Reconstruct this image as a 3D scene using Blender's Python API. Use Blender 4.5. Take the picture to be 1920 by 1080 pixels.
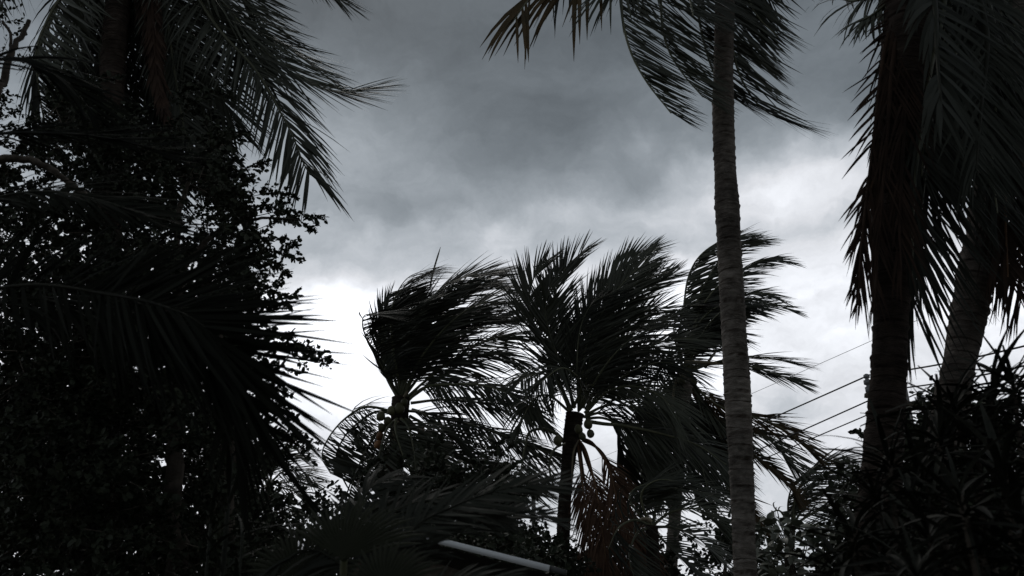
import bpy, math, random
import numpy as np
from mathutils import Vector, Quaternion, Matrix

R = math.radians
rng = np.random.default_rng(7)
random.seed(7)
sc = bpy.context.scene
for o in list(bpy.data.objects):
    bpy.data.objects.remove(o)
COL = sc.collection

# ------------------------------------------------------------------ camera
PITCH = 22.0
FPX = 1507.0
CAM = np.array([0.0, 0.0, 1.6])
cam_data = bpy.data.cameras.new('camera')
cam = bpy.data.objects.new('camera', cam_data)
COL.objects.link(cam)
cam.location = CAM
cam.rotation_euler = (R(90 + PITCH), 0, 0)
cam_data.sensor_width = 36.0
cam_data.lens = 36.0 * FPX / 1920.0
cam_data.clip_start = 0.05
cam_data.clip_end = 6000
cam_data.dof.use_dof = True
cam_data.dof.focus_distance = 19.0
cam_data.dof.aperture_fstop = 3.0
sc.camera = cam

# ------------------------------------------------------------------ view
sc.view_settings.view_transform = 'Standard'
sc.view_settings.look = 'None'
sc.view_settings.gamma = 1.0
sc.view_settings.use_curve_mapping = False
sc.view_settings.exposure = 0.0
sc.render.engine = 'CYCLES'
sc.cycles.max_bounces = 5
sc.cycles.diffuse_bounces = 3
sc.cycles.use_denoising = True

# pixel of the 1920x1080 photograph -> direction / point at world distance y = D
_c, _s = math.cos(R(PITCH)), math.sin(R(PITCH))
def ray(px, py):
    a = (px - 960) / FPX
    b = (540 - py) / FPX
    return np.array([a, _c - b * _s, _s + b * _c])
def P(px, py, D):
    r = ray(px, py)
    return CAM + r * (D / r[1])
def mpp(px, py, D):                       # metres per photo pixel there
    return D / ray(px, py)[1] / FPX
def azel(px, py):
    r = ray(px, py); r = r / np.linalg.norm(r)
    return math.atan2(r[0], r[1]), math.asin(r[2])

# ------------------------------------------------------------------ world: storm sky
world = bpy.data.worlds.new('World')
sc.world = world
world.use_nodes = True
nt = world.node_tree
nt.nodes.clear()
def nd(t, **kw):
    n = nt.nodes.new(t)
    for k, v in kw.items():
        setattr(n, k, v)
    return n
def put(sock, v):
    if isinstance(v, (int, float)):
        sock.default_value = v
    elif isinstance(v, tuple):
        sock.default_value = v
    else:
        nt.links.new(v, sock)
def M(op, a, b=0.0, c=0.0):
    n = nd('ShaderNodeMath', operation=op)
    put(n.inputs[0], a); put(n.inputs[1], b); put(n.inputs[2], c)
    return n.outputs[0]
def VM(op, a, b=(0, 0, 0)):
    n = nd('ShaderNodeVectorMath', operation=op)
    put(n.inputs[0], a); put(n.inputs[1], b)
    return n.outputs[0]
def noise(vec, scale, detail, rough, dist=0.0, off=(0, 0, 0)):
    n = nd('ShaderNodeTexNoise')
    put(n.inputs['Vector'], VM('ADD', vec, off))
    n.inputs['Scale'].default_value = scale
    n.inputs['Detail'].default_value = detail
    n.inputs['Roughness'].default_value = rough
    n.inputs['Distortion'].default_value = dist
    return n
SUN_EL, SUN_AZ = 48.0, -16.0              # azimuth clockwise from +y
tc = nd('ShaderNodeTexCoord')
D0 = tc.outputs['Generated']
# cloud decks are stretched sideways, so squash the vertical before the noise
warp = noise(D0, 2.6, 4, 0.55)
wv = VM('MULTIPLY', VM('SUBTRACT', warp.outputs['Color'], (0.5, 0.5, 0.5)), (0.20, 0.20, 0.11))
warp2 = noise(D0, 11.0, 5, 0.6)
wv = VM('ADD', wv, VM('MULTIPLY', VM('SUBTRACT', warp2.outputs['Color'], (0.5, 0.5, 0.5)), (0.10, 0.10, 0.065)))
D1 = VM('ADD', D0, wv)
sep = nd('ShaderNodeSeparateXYZ'); nt.links.new(D1, sep.inputs[0])
az = M('ARCTAN2', sep.outputs[0], sep.outputs[1])
el = M('ARCSINE', M('MINIMUM', M('MAXIMUM', sep.outputs[2], -0.999), 0.999))
st = VM('MULTIPLY', D1, (1.0, 1.0, 2.0))
n1 = noise(st, 3.2, 7, 0.55, 0.3, (3.1, 1.7, 0.4)).outputs['Fac']
n3 = noise(st, 17.0, 7, 0.62, 0.4, (7.3, 2.2, 4.2)).outputs['Fac']
n2 = noise(st, 8.5, 6, 0.60, 0.2, (1.3, 5.2, 2.2)).outputs['Fac']
eld = M('MULTIPLY', el, 180 / math.pi)
# below the cloud base the sky opens; the base hangs unevenly
elw = M('ADD', eld, M('MULTIPLY', M('SUBTRACT', n1, 0.5), 9.0))
ramp = nd('ShaderNodeValToRGB')
nt.links.new(M('DIVIDE', elw, 90.0), ramp.inputs[0])
RAMP = [(0.0, 0.72), (8.0, 0.80), (15.0, 0.95), (19.5, 1.10), (21.5, 0.85), (24.0, 0.52), (27.0, 0.43), (30.5, 0.33), (35.0, 0.215), (40.0, 0.148), (50.0, 0.12), (90.0, 0.10)]
cr = ramp.color_ramp
cr.interpolation = 'LINEAR'
while len(cr.elements) < len(RAMP):
    cr.elements.new(0.5)
for e, (a, v) in zip(cr.elements, RAMP):
    e.position = a / 90.0
    e.color = (v, v, v, 1)
val = ramp.outputs[0]
# cloud masses and breaks that the photograph shows: (px, py, half width px, half height px, gain)
BLOBS = [
    (640, 600, 120, 85, 0.45), (1500, 345, 150, 55, 1.25), (1390, 290, 60, 25, 0.25), (1000, 255, 190, 95, -0.34),
    (740, 395, 70, 28, -0.36), (1190, 275, 40, 30, 0.22), (690, 250, 130, 100, 0.32), (1600, 190, 130, 75, -0.30),
    (1090, 330, 90, 60, -0.16), (1500, 735, 85, 62, -0.30), (1000, 430, 140, 24, 0.22), (1300, 590, 130, 60, 0.30),
    (880, 400, 60, 25, -0.18), (1560, 470, 90, 50, 0.25), (1010, 60, 260, 55, -0.12), (600, 470, 70, 28, -0.18),
    (930, 470, 30, 40, 0.25), (1250, 410, 110, 34, 0.30),
]
tot = None
for (bx, by, hw, hh, g) in BLOBS:
    a0, e0 = azel(bx, by)
    sa = abs(azel(bx + hw, by)[0] - a0); se = abs(azel(bx, by - hh)[1] - e0)
    u = M('DIVIDE', M('SUBTRACT', az, a0), sa)
    v = M('DIVIDE', M('SUBTRACT', el, e0), se)
    q = M('ADD', M('MULTIPLY', u, u), M('MULTIPLY', v, v))
    t = M('MULTIPLY', M('EXPONENT', M('MULTIPLY', q, -0.7)), g)
    tot = t if tot is None else M('ADD', tot, t)
val = M('MULTIPLY', val, M('ADD', tot, 1.0))
val = M('MULTIPLY', val, M('ADD', 0.52, M('MULTIPLY', n1, 0.96)))
val = M('MULTIPLY', val, M('ADD', 0.68, M('MULTIPLY', n2, 0.64)))
val = M('MULTIPLY', val, M('ADD', 0.80, M('MULTIPLY', n3, 0.40)))
# the break in the storm lies ahead; unseen sky behind dimmed to darken foliage
azw = M('ADD', M('MULTIPLY', M('COSINE', az), 0.38), 0.62)
lowf = M('MINIMUM', M('MAXIMUM', M('DIVIDE', M('SUBTRACT', 40.0, eld), 30.0), 0.0), 1.0)
azf = M('ADD', M('MULTIPLY', azw, lowf), M('SUBTRACT', 1.0, lowf))
val = M('MULTIPLY', val, azf)
tint = nd('ShaderNodeMix', data_type='RGBA')
put(tint.inputs[0], M('MINIMUM', M('MULTIPLY', val, 1.3), 1.0))
tint.inputs[6].default_value = (0.82, 0.975, 1.10, 1)
tint.inputs[7].default_value = (0.96, 0.985, 1.04, 1)
cloud = nd('ShaderNodeMix', data_type='RGBA', blend_type='MULTIPLY')
cloud.inputs[0].default_value = 1.0
nt.links.new(tint.outputs[2], cloud.inputs[6])
nt.links.new(val, cloud.inputs[7])
bgc = nd('ShaderNodeBackground'); nt.links.new(cloud.outputs[2], bgc.inputs[0]); bgc.inputs[1].default_value = 1.0
skyt = nd('ShaderNodeTexSky', sky_type='NISHITA')
skyt.sun_disc = False
skyt.sun_elevation = R(SUN_EL)
skyt.sun_rotation = R(SUN_AZ)
bgs = nd('ShaderNodeBackground'); nt.links.new(skyt.outputs[0], bgs.inputs[0]); bgs.inputs[1].default_value = 0.05
mixs = nd('ShaderNodeMixShader'); mixs.inputs[0].default_value = 0.965
nt.links.new(bgs.outputs[0], mixs.inputs[1]); nt.links.new(bgc.outputs[0], mixs.inputs[2])
wout = nd('ShaderNodeOutputWorld'); nt.links.new(mixs.outputs[0], wout.inputs[0])

# ------------------------------------------------------------------ sun (veiled by the clouds)
sd = bpy.data.lights.new('sun', 'SUN')
sd.energy = 0.5
sd.angle = R(20)
sd.color = (1.0, 0.97, 0.92)
sun = bpy.data.objects.new('sun', sd)
COL.objects.link(sun)
sdir = Vector((math.sin(R(SUN_AZ)) * math.cos(R(SUN_EL)), math.cos(R(SUN_AZ)) * math.cos(R(SUN_EL)), math.sin(R(SUN_EL))))
sun.rotation_euler = sdir.to_track_quat('Z', 'Y').to_euler()
sun.location = (0, 0, 60)

# ------------------------------------------------------------------ materials
def material(name, c1, c2, rough=0.5, scale=3.0, spec=0.35, rings=0.0, bump=0.0, rnd=0.35, stretch=(1, 1, 1)):
    m = bpy.data.materials.new(name)
    m.use_nodes = True
    t = m.node_tree
    b = t.nodes['Principled BSDF']
    b.inputs['Roughness'].default_value = rough
    b.inputs['Specular IOR Level'].default_value = spec
    co = t.nodes.new('ShaderNodeTexCoord')
    mp = t.nodes.new('ShaderNodeMapping'); mp.inputs['Scale'].default_value = stretch
    t.links.new(co.outputs['Object'], mp.inputs['Vector'])
    n = t.nodes.new('ShaderNodeTexNoise'); n.inputs['Scale'].default_value = scale; n.inputs['Detail'].default_value = 5
    n.inputs['Roughness'].default_value = 0.65
    t.links.new(mp.outputs[0], n.inputs['Vector'])
    r = t.nodes.new('ShaderNodeValToRGB')
    r.color_ramp.elements[0].position = 0.32; r.color_ramp.elements[0].color = (*c1, 1)
    r.color_ramp.elements[1].position = 0.70; r.color_ramp.elements[1].color = (*c2, 1)
    t.links.new(n.outputs['Fac'], r.inputs[0])
    oi = t.nodes.new('ShaderNodeObjectInfo')
    mr = t.nodes.new('ShaderNodeMapRange'); mr.inputs[3].default_value = 1 - rnd; mr.inputs[4].default_value = 1 + rnd
    t.links.new(oi.outputs['Random'], mr.inputs[0])
    mx = t.nodes.new('ShaderNodeMix'); mx.data_type = 'RGBA'; mx.blend_type = 'MULTIPLY'; mx.inputs[0].default_value = 1
    t.links.new(r.outputs[0], mx.inputs[6]); t.links.new(mr.outputs[0], mx.inputs[7])
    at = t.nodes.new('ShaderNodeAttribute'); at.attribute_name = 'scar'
    ms = t.nodes.new('ShaderNodeMix'); ms.data_type = 'RGBA'; ms.blend_type = 'MULTIPLY'
    src = mx.outputs[2]
    if 'bark' in name:
        n3 = t.nodes.new('ShaderNodeTexNoise'); n3.inputs['Scale'].default_value = 2.2; n3.inputs['Detail'].default_value = 6; n3.inputs['Roughness'].default_value = 0.7
        t.links.new(co.outputs['Object'], n3.inputs['Vector'])
        m3 = t.nodes.new('ShaderNodeMapRange'); m3.inputs[1].default_value = 0.35; m3.inputs[2].default_value = 0.68; m3.inputs[3].default_value = 0.45; m3.inputs[4].default_value = 1.3
        t.links.new(n3.outputs['Fac'], m3.inputs[0])
        x3 = t.nodes.new('ShaderNodeMix'); x3.data_type = 'RGBA'; x3.blend_type = 'MULTIPLY'; x3.inputs[0].default_value = 1
        t.links.new(src, x3.inputs[6]); t.links.new(m3.outputs[0], x3.inputs[7]); src = x3.outputs[2]
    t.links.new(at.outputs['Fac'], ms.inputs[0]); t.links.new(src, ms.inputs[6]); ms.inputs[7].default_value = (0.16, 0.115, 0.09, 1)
    t.links.new(ms.outputs[2], b.inputs['Base Color'])
    if bump:
        n2 = t.nodes.new('ShaderNodeTexNoise'); n2.inputs['Scale'].default_value = scale * 5; n2.inputs['Detail'].default_value = 6
        t.links.new(mp.outputs[0], n2.inputs['Vector'])
        bp = t.nodes.new('ShaderNodeBump'); bp.inputs['Strength'].default_value = bump; bp.inputs['Distance'].default_value = 0.02
        t.links.new(n2.outputs['Fac'], bp.inputs['Height']); t.links.new(bp.outputs[0], b.inputs['Normal'])
    return m

MAT = {
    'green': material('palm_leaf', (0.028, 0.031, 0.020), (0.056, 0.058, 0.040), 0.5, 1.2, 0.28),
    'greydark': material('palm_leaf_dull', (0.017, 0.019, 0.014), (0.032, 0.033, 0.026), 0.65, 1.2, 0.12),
    'dead': material('dead_frond', (0.017, 0.011, 0.009), (0.040, 0.025, 0.018), 0.8, 2.5, 0.05),
    'dry': material('half_dry_frond', (0.042, 0.032, 0.016), (0.090, 0.056, 0.025), 0.65, 2.5, 0.15),
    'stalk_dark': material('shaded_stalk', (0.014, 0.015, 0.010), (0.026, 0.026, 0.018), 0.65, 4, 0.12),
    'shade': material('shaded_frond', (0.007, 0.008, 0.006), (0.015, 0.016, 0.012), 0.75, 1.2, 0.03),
    'dead_light': material('dead_frond_rust', (0.052, 0.030, 0.020), (0.105, 0.062, 0.042), 0.8, 2.5, 0.08),
    'rachis': material('frond_stalk', (0.055, 0.062, 0.034), (0.11, 0.105, 0.06), 0.5, 4, 0.35),
    'stalk_dead': material('dead_stalk', (0.075, 0.040, 0.022), (0.14, 0.08, 0.045), 0.75, 4, 0.15),
    'bract': material('dry_bract', (0.16, 0.13, 0.09), (0.27, 0.23, 0.16), 0.7, 6, 0.15),
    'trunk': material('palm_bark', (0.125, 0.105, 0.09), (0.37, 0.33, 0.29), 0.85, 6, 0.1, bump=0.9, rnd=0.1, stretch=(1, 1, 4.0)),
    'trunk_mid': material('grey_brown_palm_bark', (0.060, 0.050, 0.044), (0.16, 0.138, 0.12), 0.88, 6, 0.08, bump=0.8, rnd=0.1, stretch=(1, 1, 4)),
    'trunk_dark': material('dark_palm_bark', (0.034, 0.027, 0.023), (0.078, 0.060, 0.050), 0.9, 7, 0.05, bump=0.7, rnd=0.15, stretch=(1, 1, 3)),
    'bark': material('branch_bark', (0.05, 0.042, 0.034), (0.12, 0.10, 0.082), 0.9, 9, 0.1, bump=0.5),
    'coconut': material('coconut_husk', (0.06, 0.06, 0.032), (0.11, 0.10, 0.055), 0.55, 8, 0.2),
    'coconut_ripe': material('ripe_coconut_husk', (0.16, 0.07, 0.030), (0.24, 0.12, 0.05), 0.5, 8, 0.3),
    'small': material('small_leaf', (0.018, 0.023, 0.014), (0.044, 0.050, 0.030), 0.6, 8, 0.16, rnd=0.2),
    'broad': material('broad_leaf', (0.085, 0.095, 0.068), (0.16, 0.165, 0.125), 0.45, 3, 0.4, rnd=0.45),
    'strap': material('strap_leaf', (0.011, 0.012, 0.009), (0.027, 0.027, 0.021), 0.65, 4, 0.1, rnd=0.5),
    'fan': material('fan_leaf', (0.026, 0.029, 0.018), (0.048, 0.05, 0.032), 0.65, 4, 0.12),
    'cane': material('cane_leaf', (0.013, 0.015, 0.011), (0.028, 0.030, 0.023), 0.65, 4, 0.12, rnd=0.4),
    'ground': material('ground_soil', (0.035, 0.032, 0.022), (0.075, 0.07, 0.045), 0.95, 0.8, 0.1, bump=0.4, rnd=0),
    'metal': material('painted_metal', (0.74, 0.75, 0.76), (0.82, 0.82, 0.83), 0.45, 5, 0.4, rnd=0.05),
    'roof': material('dark_roof_sheet', (0.045, 0.045, 0.045), (0.08, 0.08, 0.08), 0.7, 3, 0.2),
    'timber': material('weathered_timber', (0.06, 0.05, 0.04), (0.12, 0.10, 0.08), 0.85, 5, 0.15, bump=0.4),
    'concrete': material('grey_concrete', (0.16, 0.155, 0.15), (0.26, 0.25, 0.24), 0.9, 6, 0.15, bump=0.3),
    'porcelain': material('porcelain', (0.22, 0.22, 0.23), (0.34, 0.34, 0.35), 0.25, 5, 0.5),
    'wire': material('wire_black', (0.02, 0.02, 0.022), (0.035, 0.035, 0.038), 0.6, 5, 0.3),
}

# ------------------------------------------------------------------ object helpers
def tag(o, label=None, cat=None, group=None, kind=None):
    if label: o['label'] = label
    if cat: o['category'] = cat
    if group: o['group'] = group
    if kind: o['kind'] = kind
    return o
def thing(name, loc, label, cat, group=None):
    o = bpy.data.objects.new(name, None)
    o.empty_display_size = 0.3
    COL.objects.link(o)
    o.location = loc
    return tag(o, label, cat, group)
WLOC = {}
def wloc(o):
    if o is None: return np.zeros(3)
    p = np.array(o.location)
    return p + wloc(o.parent)
def mesh_obj(name, V, F, mat, parent=None, origin=None, smooth=True):
    """V world coordinates; F list of faces or an int array (n, k)"""
    V = np.asarray(V, dtype=np.float64)
    origin = np.asarray(V[0] if origin is None else origin, dtype=np.float64)
    me = bpy.data.meshes.new(name)
    if isinstance(F, np.ndarray):
        n, k = F.shape
        me.vertices.add(len(V)); me.vertices.foreach_set('co', (V - origin).astype(np.float32).ravel())
        me.loops.add(n * k); me.loops.foreach_set('vertex_index', F.astype(np.int32).ravel())
        me.polygons.add(n)
        me.polygons.foreach_set('loop_start', np.arange(0, n * k, k, dtype=np.int32))
        me.polygons.foreach_set('loop_total', np.full(n, k, dtype=np.int32))
        me.update(calc_edges=True)
    else:
        me.from_pydata([tuple(v) for v in (V - origin)], [], F)
    if smooth:
        me.polygons.foreach_set('use_smooth', np.ones(len(me.polygons), dtype=bool))
    me.materials.append(MAT[mat])
    o = bpy.data.objects.new(name, me)
    COL.objects.link(o)
    o.parent = parent
    o.location = origin - wloc(parent)
    return o

class Geo:
    def __init__(self): self.V = []; self.F = []; self.n = 0
    def add(self, V, F):
        V = np.asarray(V).reshape(-1, 3); F = np.asarray(F)
        self.V.append(V); self.F.append(F + self.n); self.n += len(V)
    def build(self, name, mat, parent=None, origin=None, smooth=True):
        return mesh_obj(name, np.concatenate(self.V), np.concatenate(self.F), mat, parent, origin, smooth)

def unit(a):
    return a / np.maximum(np.linalg.norm(a, axis=-1, keepdims=True), 1e-9)
def spline(pts, n):
    p = np.asarray(pts, dtype=float)
    if len(p) == 2:
        t = np.linspace(0, 1, n)[:, None]
        return p[0] * (1 - t) + p[1] * t
    q = np.vstack([2 * p[0] - p[1], p, 2 * p[-1] - p[-2]])
    segs = len(p) - 1
    dl = np.r_[0, np.cumsum(np.linalg.norm(np.diff(p, axis=0), axis=1))]
    u = np.interp(np.linspace(0, dl[-1], n), dl, np.arange(len(p)))
    i = np.minimum(u.astype(int), segs - 1); f = (u - i)[:, None]
    a, b, c, d = q[i], q[i + 1], q[i + 2], q[i + 3]
    return 0.5 * ((2 * b) + (-a + c) * f + (2 * a - 5 * b + 4 * c - d) * f ** 2 + (-a + 3 * b - 3 * c + d) * f ** 3)
def tube(C, rad, sides=6, cap=True):
    C = np.asarray(C, float); n = len(C)
    rad = np.broadcast_to(np.asarray(rad, float), (n,))
    T = unit(np.gradient(C, axis=0))
    ref = np.array([0, 0, 1.0]) if abs(T[:, 2]).mean() < 0.8 else np.array([0, -1.0, 0])
    A = unit(np.cross(T, ref)); B = np.cross(T, A)
    th = np.linspace(0, 2 * math.pi, sides, endpoint=False)
    V = C[:, None] + rad[:, None, None] * (np.cos(th)[None, :, None] * A[:, None] + np.sin(th)[None, :, None] * B[:, None])
    V = V.reshape(-1, 3)
    i = np.arange(n - 1)[:, None] * sides; j = np.arange(sides)[None]
    k = (j + 1) % sides
    F = np.stack([i + j, i + k, i + sides + k, i + sides + j], -1).reshape(-1, 4)
    if cap:
        m = len(V)
        V = np.vstack([V, C[0], C[-1]])
        a = np.arange(sides); b = (a + 1) % sides
        F = np.vstack([F, np.stack([b, a, np.full(sides, m), np.full(sides, m)], -1)[:, [0, 1, 2, 2]] * 1]) if False else F
    return V, F

# ------------------------------------------------------------------ palms
WIND = np.array([1.0, 0.22, 0.05])
GRAV = np.array([0.0, 0.0, -1.0])
SEG = 4
WPROF = np.array([0.55, 1.0, 0.92, 0.62, 0.06])
def leaflet_arrays(C, T, N, ll, lw, w, g, a0, a1, sides, bare, count, torn, tipk, stiff, flat):
    """positions of every leaflet of one frond: returns V (m, SEG+1, 2, 3)"""
    n = len(C)
    out = []
    for si, s in enumerate((1, -1)):
        if not sides[si]: continue
        m = int(count * sides[si]) if sides[si] != 1 else count
        t = np.linspace(bare, 0.998, m) + rng.uniform(-0.4, 0.4, m) / count
        t = np.clip(t, 0, 0.999)
        grp = np.floor(t * count / rng.integers(4, 8)).astype(int)      # leaflets that cling together
        gj = rng.normal(0, 1, grp.max() + 1)[grp]
        keep = rng.random(m) > torn
        gt = rng.random(grp.max() + 1)[grp]
        keep &= gt > torn * 0.6
        t, gj = t[keep], gj[keep]; m = len(t)
        if m == 0: continue
        x = t * (n - 1); i = np.minimum(x.astype(int), n - 2); f = (x - i)[:, None]
        pos = C[i] * (1 - f) + C[i + 1] * f
        tt = unit(T[i] * (1 - f) + T[i + 1] * f)
        nn = unit(N[i] * (1 - f) + N[i + 1] * f)
        S = np.cross(tt, nn) * s
        wu = WIND / np.linalg.norm(WIND)
        lee = min(1.0, max(0.0, (w - 0.5) / 0.6))
        S = unit(S - (lee * 1.9 * (rng.random(m) > 0.02) * np.minimum(S @ wu, 0))[:, None] * wu + 0.02 * nn)
        ang = np.radians(a0 + (a1 - a0) * t + rng.normal(0, 3.5, m) + gj * 2.2)[:, None]
        lift = rng.normal(0.12, 0.12, m)[:, None]
        d0 = np.cos(ang) * tt + np.sin(ang) * S + lift * nn
        u = (t - bare) / (1 - bare)
        prof = np.interp(u, [0, 0.12, 0.35, 0.65, 0.9, 1.0], [0.55, 0.85, 1.0, 0.95, 0.75, tipk])
        L = ll * prof * rng.uniform(0.82, 1.1, m)
        L = np.where(rng.random(m) < torn * 0.5, L * rng.uniform(0.35, 0.8, m), L)
        ww = w * rng.uniform(0.75, 1.25, m)[:, None]
        gg = g * rng.uniform(0.7, 1.4, m)[:, None]
        wn = WIND + rng.normal(0, 0.10, (m, 3))
        p = pos.copy(); pts = [p]; dirs = []
        for k in range(SEG):
            q = ((k + 0.5) / SEG) ** stiff
            d = unit(unit(d0) + (0.5 + 0.55 * q) * ww * wn + (0.35 + 0.85 * q) * gg * GRAV)
            dirs.append(d)
            p = p + d * (L / SEG)[:, None]
            pts.append(p)
        dirs.append(dirs[-1])
        roll = rng.normal(0, flat, m)[:, None]
        out_pts = np.stack(pts, 1); dr = np.stack(dirs, 1)
        ln = unit(nn + roll * tt + rng.normal(0, 0.12, (m, 3)))
        B = unit(np.cross(dr, ln[:, None, :]))
        W = (lw * rng.uniform(0.8, 1.2, m) * np.clip(prof + 0.15, 0.4, 1))[:, None, None] * WPROF[None, :, None] * 0.5
        out.append(np.stack([out_pts - B * W, out_pts + B * W], 2))
    return np.concatenate(out)

def leaflets_mesh(A):
    m, k = A.shape[:2]
    V = A.reshape(-1, 3)
    base = np.arange(m)[:, None] * (k * 2)
    j = np.arange(k - 1)[None] * 2
    F = np.stack([base + j, base + j + 1, base + j + 3, base + j + 2], -1).reshape(-1, 4)
    return V, F

def frond(root, D, pts, ll=90, lw=4.1, w=0.9, g=0.3, mat='green', a0=62, a1=24, sides=(1, 1), bare=0.14, gap=4.6,
          torn=0.10, tipk=0.45, roll=0.0, stalk='rachis', rw=6.0, single=False, label=None, dz=None, stiff=1.1, flat=0.45, name='frond', n0=None):
    """pts: (px, py[, metres nearer(-)/farther(+)]) of the midrib on the photograph, at the palm's distance D"""
    tip = rng.uniform(-0.9, 0.9) if dz is None else dz
    if not single:
        ll *= 1.22; gap *= 0.60; lw *= 0.78
    k = len(pts)
    c3 = []
    for i, p in enumerate(pts):
        off = p[2] if len(p) > 2 else tip * (i / (k - 1)) ** 1.2
        c3.append(P(p[0], p[1], D + off))
    sc_ = mpp(pts[len(pts) // 2][0], pts[len(pts) // 2][1], D)
    C = spline(c3, 40)
    C[1:-1] += rng.normal(0, sc_ * 0.5, (38, 3)).cumsum(0) * 0.0
    T = unit(np.gradient(C, axis=0))
    N0 = np.array([0.0, -0.75, 0.66]) if n0 is None else unit(np.array(n0, float))
    N = unit(N0 - (T @ N0)[:, None] * T)
    if roll:
        a = R(roll); S = np.cross(T, N)
        N = N * math.cos(a) + S * math.sin(a)
    length = np.linalg.norm(np.diff(C, axis=0), axis=1).sum()
    count = max(8, int(length * (1 - bare) / (sc_ * gap)))
    A = leaflet_arrays(C, T, N, ll * sc_, lw * sc_, w, g, a0, a1, sides, bare, count, torn, tipk, stiff, flat)
    t = np.linspace(0, 1, 40)
    V, F = tube(C, sc_ * rw * 0.5 * (1.0 - 0.86 * t ** 0.8) + sc_ * 0.25, 5)
    fo = mesh_obj(name, V, F, stalk, root, C[0])
    if label: fo['label'] = label
    if single:
        for a in A:
            v, f = leaflets_mesh(a[None])
            mesh_obj('leaflet', v, f, mat, fo, v[0])
    else:
        v, f = leaflets_mesh(A)
        lo = mesh_obj('leaflets', v, f, mat, fo, C[0])
        lo['kind'] = 'stuff'
    return fo

def palm_trunk(root, D, pts, mat='trunk', ring=11.0, rough=1.0, ground=True, young=0.0):
    # young: metres below the crown over which the bark is darker and browner
    """pts: (px, py, width px[, depth offset]) from top to bottom; carried on to the ground"""
    c3 = [P(p[0], p[1], D + (p[3] if len(p) > 3 else 0)) for p in pts]
    rr = [p[2] * 0.5 * mpp(p[0], p[1], D) for p in pts]
    if ground:
        a, b = c3[-2], c3[-1]
        if b[2] > 0.05:
            d = (b - a); d[:2] *= 0.6; d = d / -d[2]
            c3.append(b + d * (b[2] + 0.15)); rr.append(rr[-1] * 1.25)
    dl = np.r_[0, np.cumsum(np.linalg.norm(np.diff(np.array(c3), axis=0), axis=1))]
    step = ring * mpp(pts[0][0], pts[0][1], D)
    edges = [0.0]
    while edges[-1] < dl[-1]:
        edges.append(edges[-1] + step * rng.uniform(0.6, 1.5))
    prof = []
    for e0, e1 in zip(edges[:-1], edges[1:]):
        h = e1 - e0
        k = rng.uniform(0.015, 0.085) * rough
        prof += [(e0 + h * 0.03, 0.95), (e0 + h * 0.13, 1 + k), (e0 + h * 0.25, 1 + k * 0.8), (e0 + h * 0.36, 1.0 - 0.012), (e0 + h * 0.9, 1.0), (e0 + h * 0.97, 0.985)]
    prof = [q for q in prof if q[0] < dl[-1]]
    s = np.array([q[0] for q in prof]); mlt = np.array([q[1] for q in prof])
    C = spline(c3, 400)
    cd = np.r_[0, np.cumsum(np.linalg.norm(np.diff(C, axis=0), axis=1))]
    cd *= dl[-1] / cd[-1]
    Cc = np.stack([np.interp(s, cd, C[:, i]) for i in range(3)], 1)
    rad = np.interp(s, dl, rr) * mlt
    knots = np.arange(0, dl[-1] + 1, 0.45); rad = rad * (1 + np.interp(s, knots, rng.normal(0, .022, len(knots))))
    sides = 20
    V, F = tube(Cc, 1.0, sides, cap=False)
    V = V.reshape(len(s), sides, 3)
    jit = 1 + rng.normal(0, 0.008 * rough, (len(s), sides))
    lump = 1 + 0.02 * np.sin(np.linspace(0, 2 * math.pi, sides, endpoint=False)[None] * 2 + s[:, None] * 3)
    tiltz = (rng.normal(0, 0.12, (len(s) // 6 + 1, 1)).repeat(6, 0)[:len(s)]) * np.cos(np.linspace(0, 2 * math.pi, sides, endpoint=False) + rng.uniform(0, 6))[None]
    V = Cc[:, None] + (V - Cc[:, None]) * (rad[:, None] * jit * lump)[..., None]
    V[..., 2] += tiltz * step * 0.9
    o = mesh_obj('trunk', V.reshape(-1, 3), F, mat, root, Cc[-1])
    pat = np.array([1.0, .55, .0, .3, .0, .8]); sv = np.tile(pat, len(s) // 6 + 1)[:len(s)]
    broken = np.clip(rng.normal(.65, .45, (len(s), sides)), 0, 1)
    at = o.data.attributes.new('scar', 'FLOAT', 'POINT')
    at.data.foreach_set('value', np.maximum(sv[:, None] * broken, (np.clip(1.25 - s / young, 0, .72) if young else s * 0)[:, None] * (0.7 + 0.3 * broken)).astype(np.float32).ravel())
    return o

NUT = None
def coconut(root, D, px, py, rpx, ripe=False, off=-0.3):
    c = P(px, py, D + off); r = rpx * rng.uniform(.78, .98) * mpp(px, py, D)
    global NUT
    if NUT is None:
        u = np.linspace(0, math.pi, 9); v = np.linspace(0, 2 * math.pi, 12, endpoint=False)
        rad = np.sin(u) * (1 + 0.06 * np.cos(u)); z = -np.cos(u) * 1.22
        rad[0] = rad[-1] = 0.03
        V = np.stack([rad[:, None] * np.cos(v) * (1 + 0.05 * np.cos(3 * v)), rad[:, None] * np.sin(v) * (1 + 0.05 * np.cos(3 * v)), np.repeat(z[:, None], 12, 1)], -1).reshape(-1, 3)
        i = np.arange(8)[:, None] * 12; j = np.arange(12)[None]; k = (j + 1) % 12
        F = np.stack([i + j, i + k, i + 12 + k, i + 12 + j], -1).reshape(-1, 4)
        NUT = {}
        for nm in ('coconut', 'coconut_ripe'):
            o = mesh_obj('coconut', V, F, nm, None, (0, 0, 0)); NUT[nm] = o.data
            bpy.data.objects.remove(o)
    o = bpy.data.objects.new('coconut', NUT['coconut_ripe' if ripe else 'coconut'])
    COL.objects.link(o); o.parent = root
    o.location = c - wloc(root)
    o.scale = (r, r, r)
    o.rotation_euler = (rng.uniform(-.5, .5), rng.uniform(-.5, .5), rng.uniform(0, 6))
    if ripe: o['label'] = 'ripe orange brown coconut'
    return o

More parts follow.
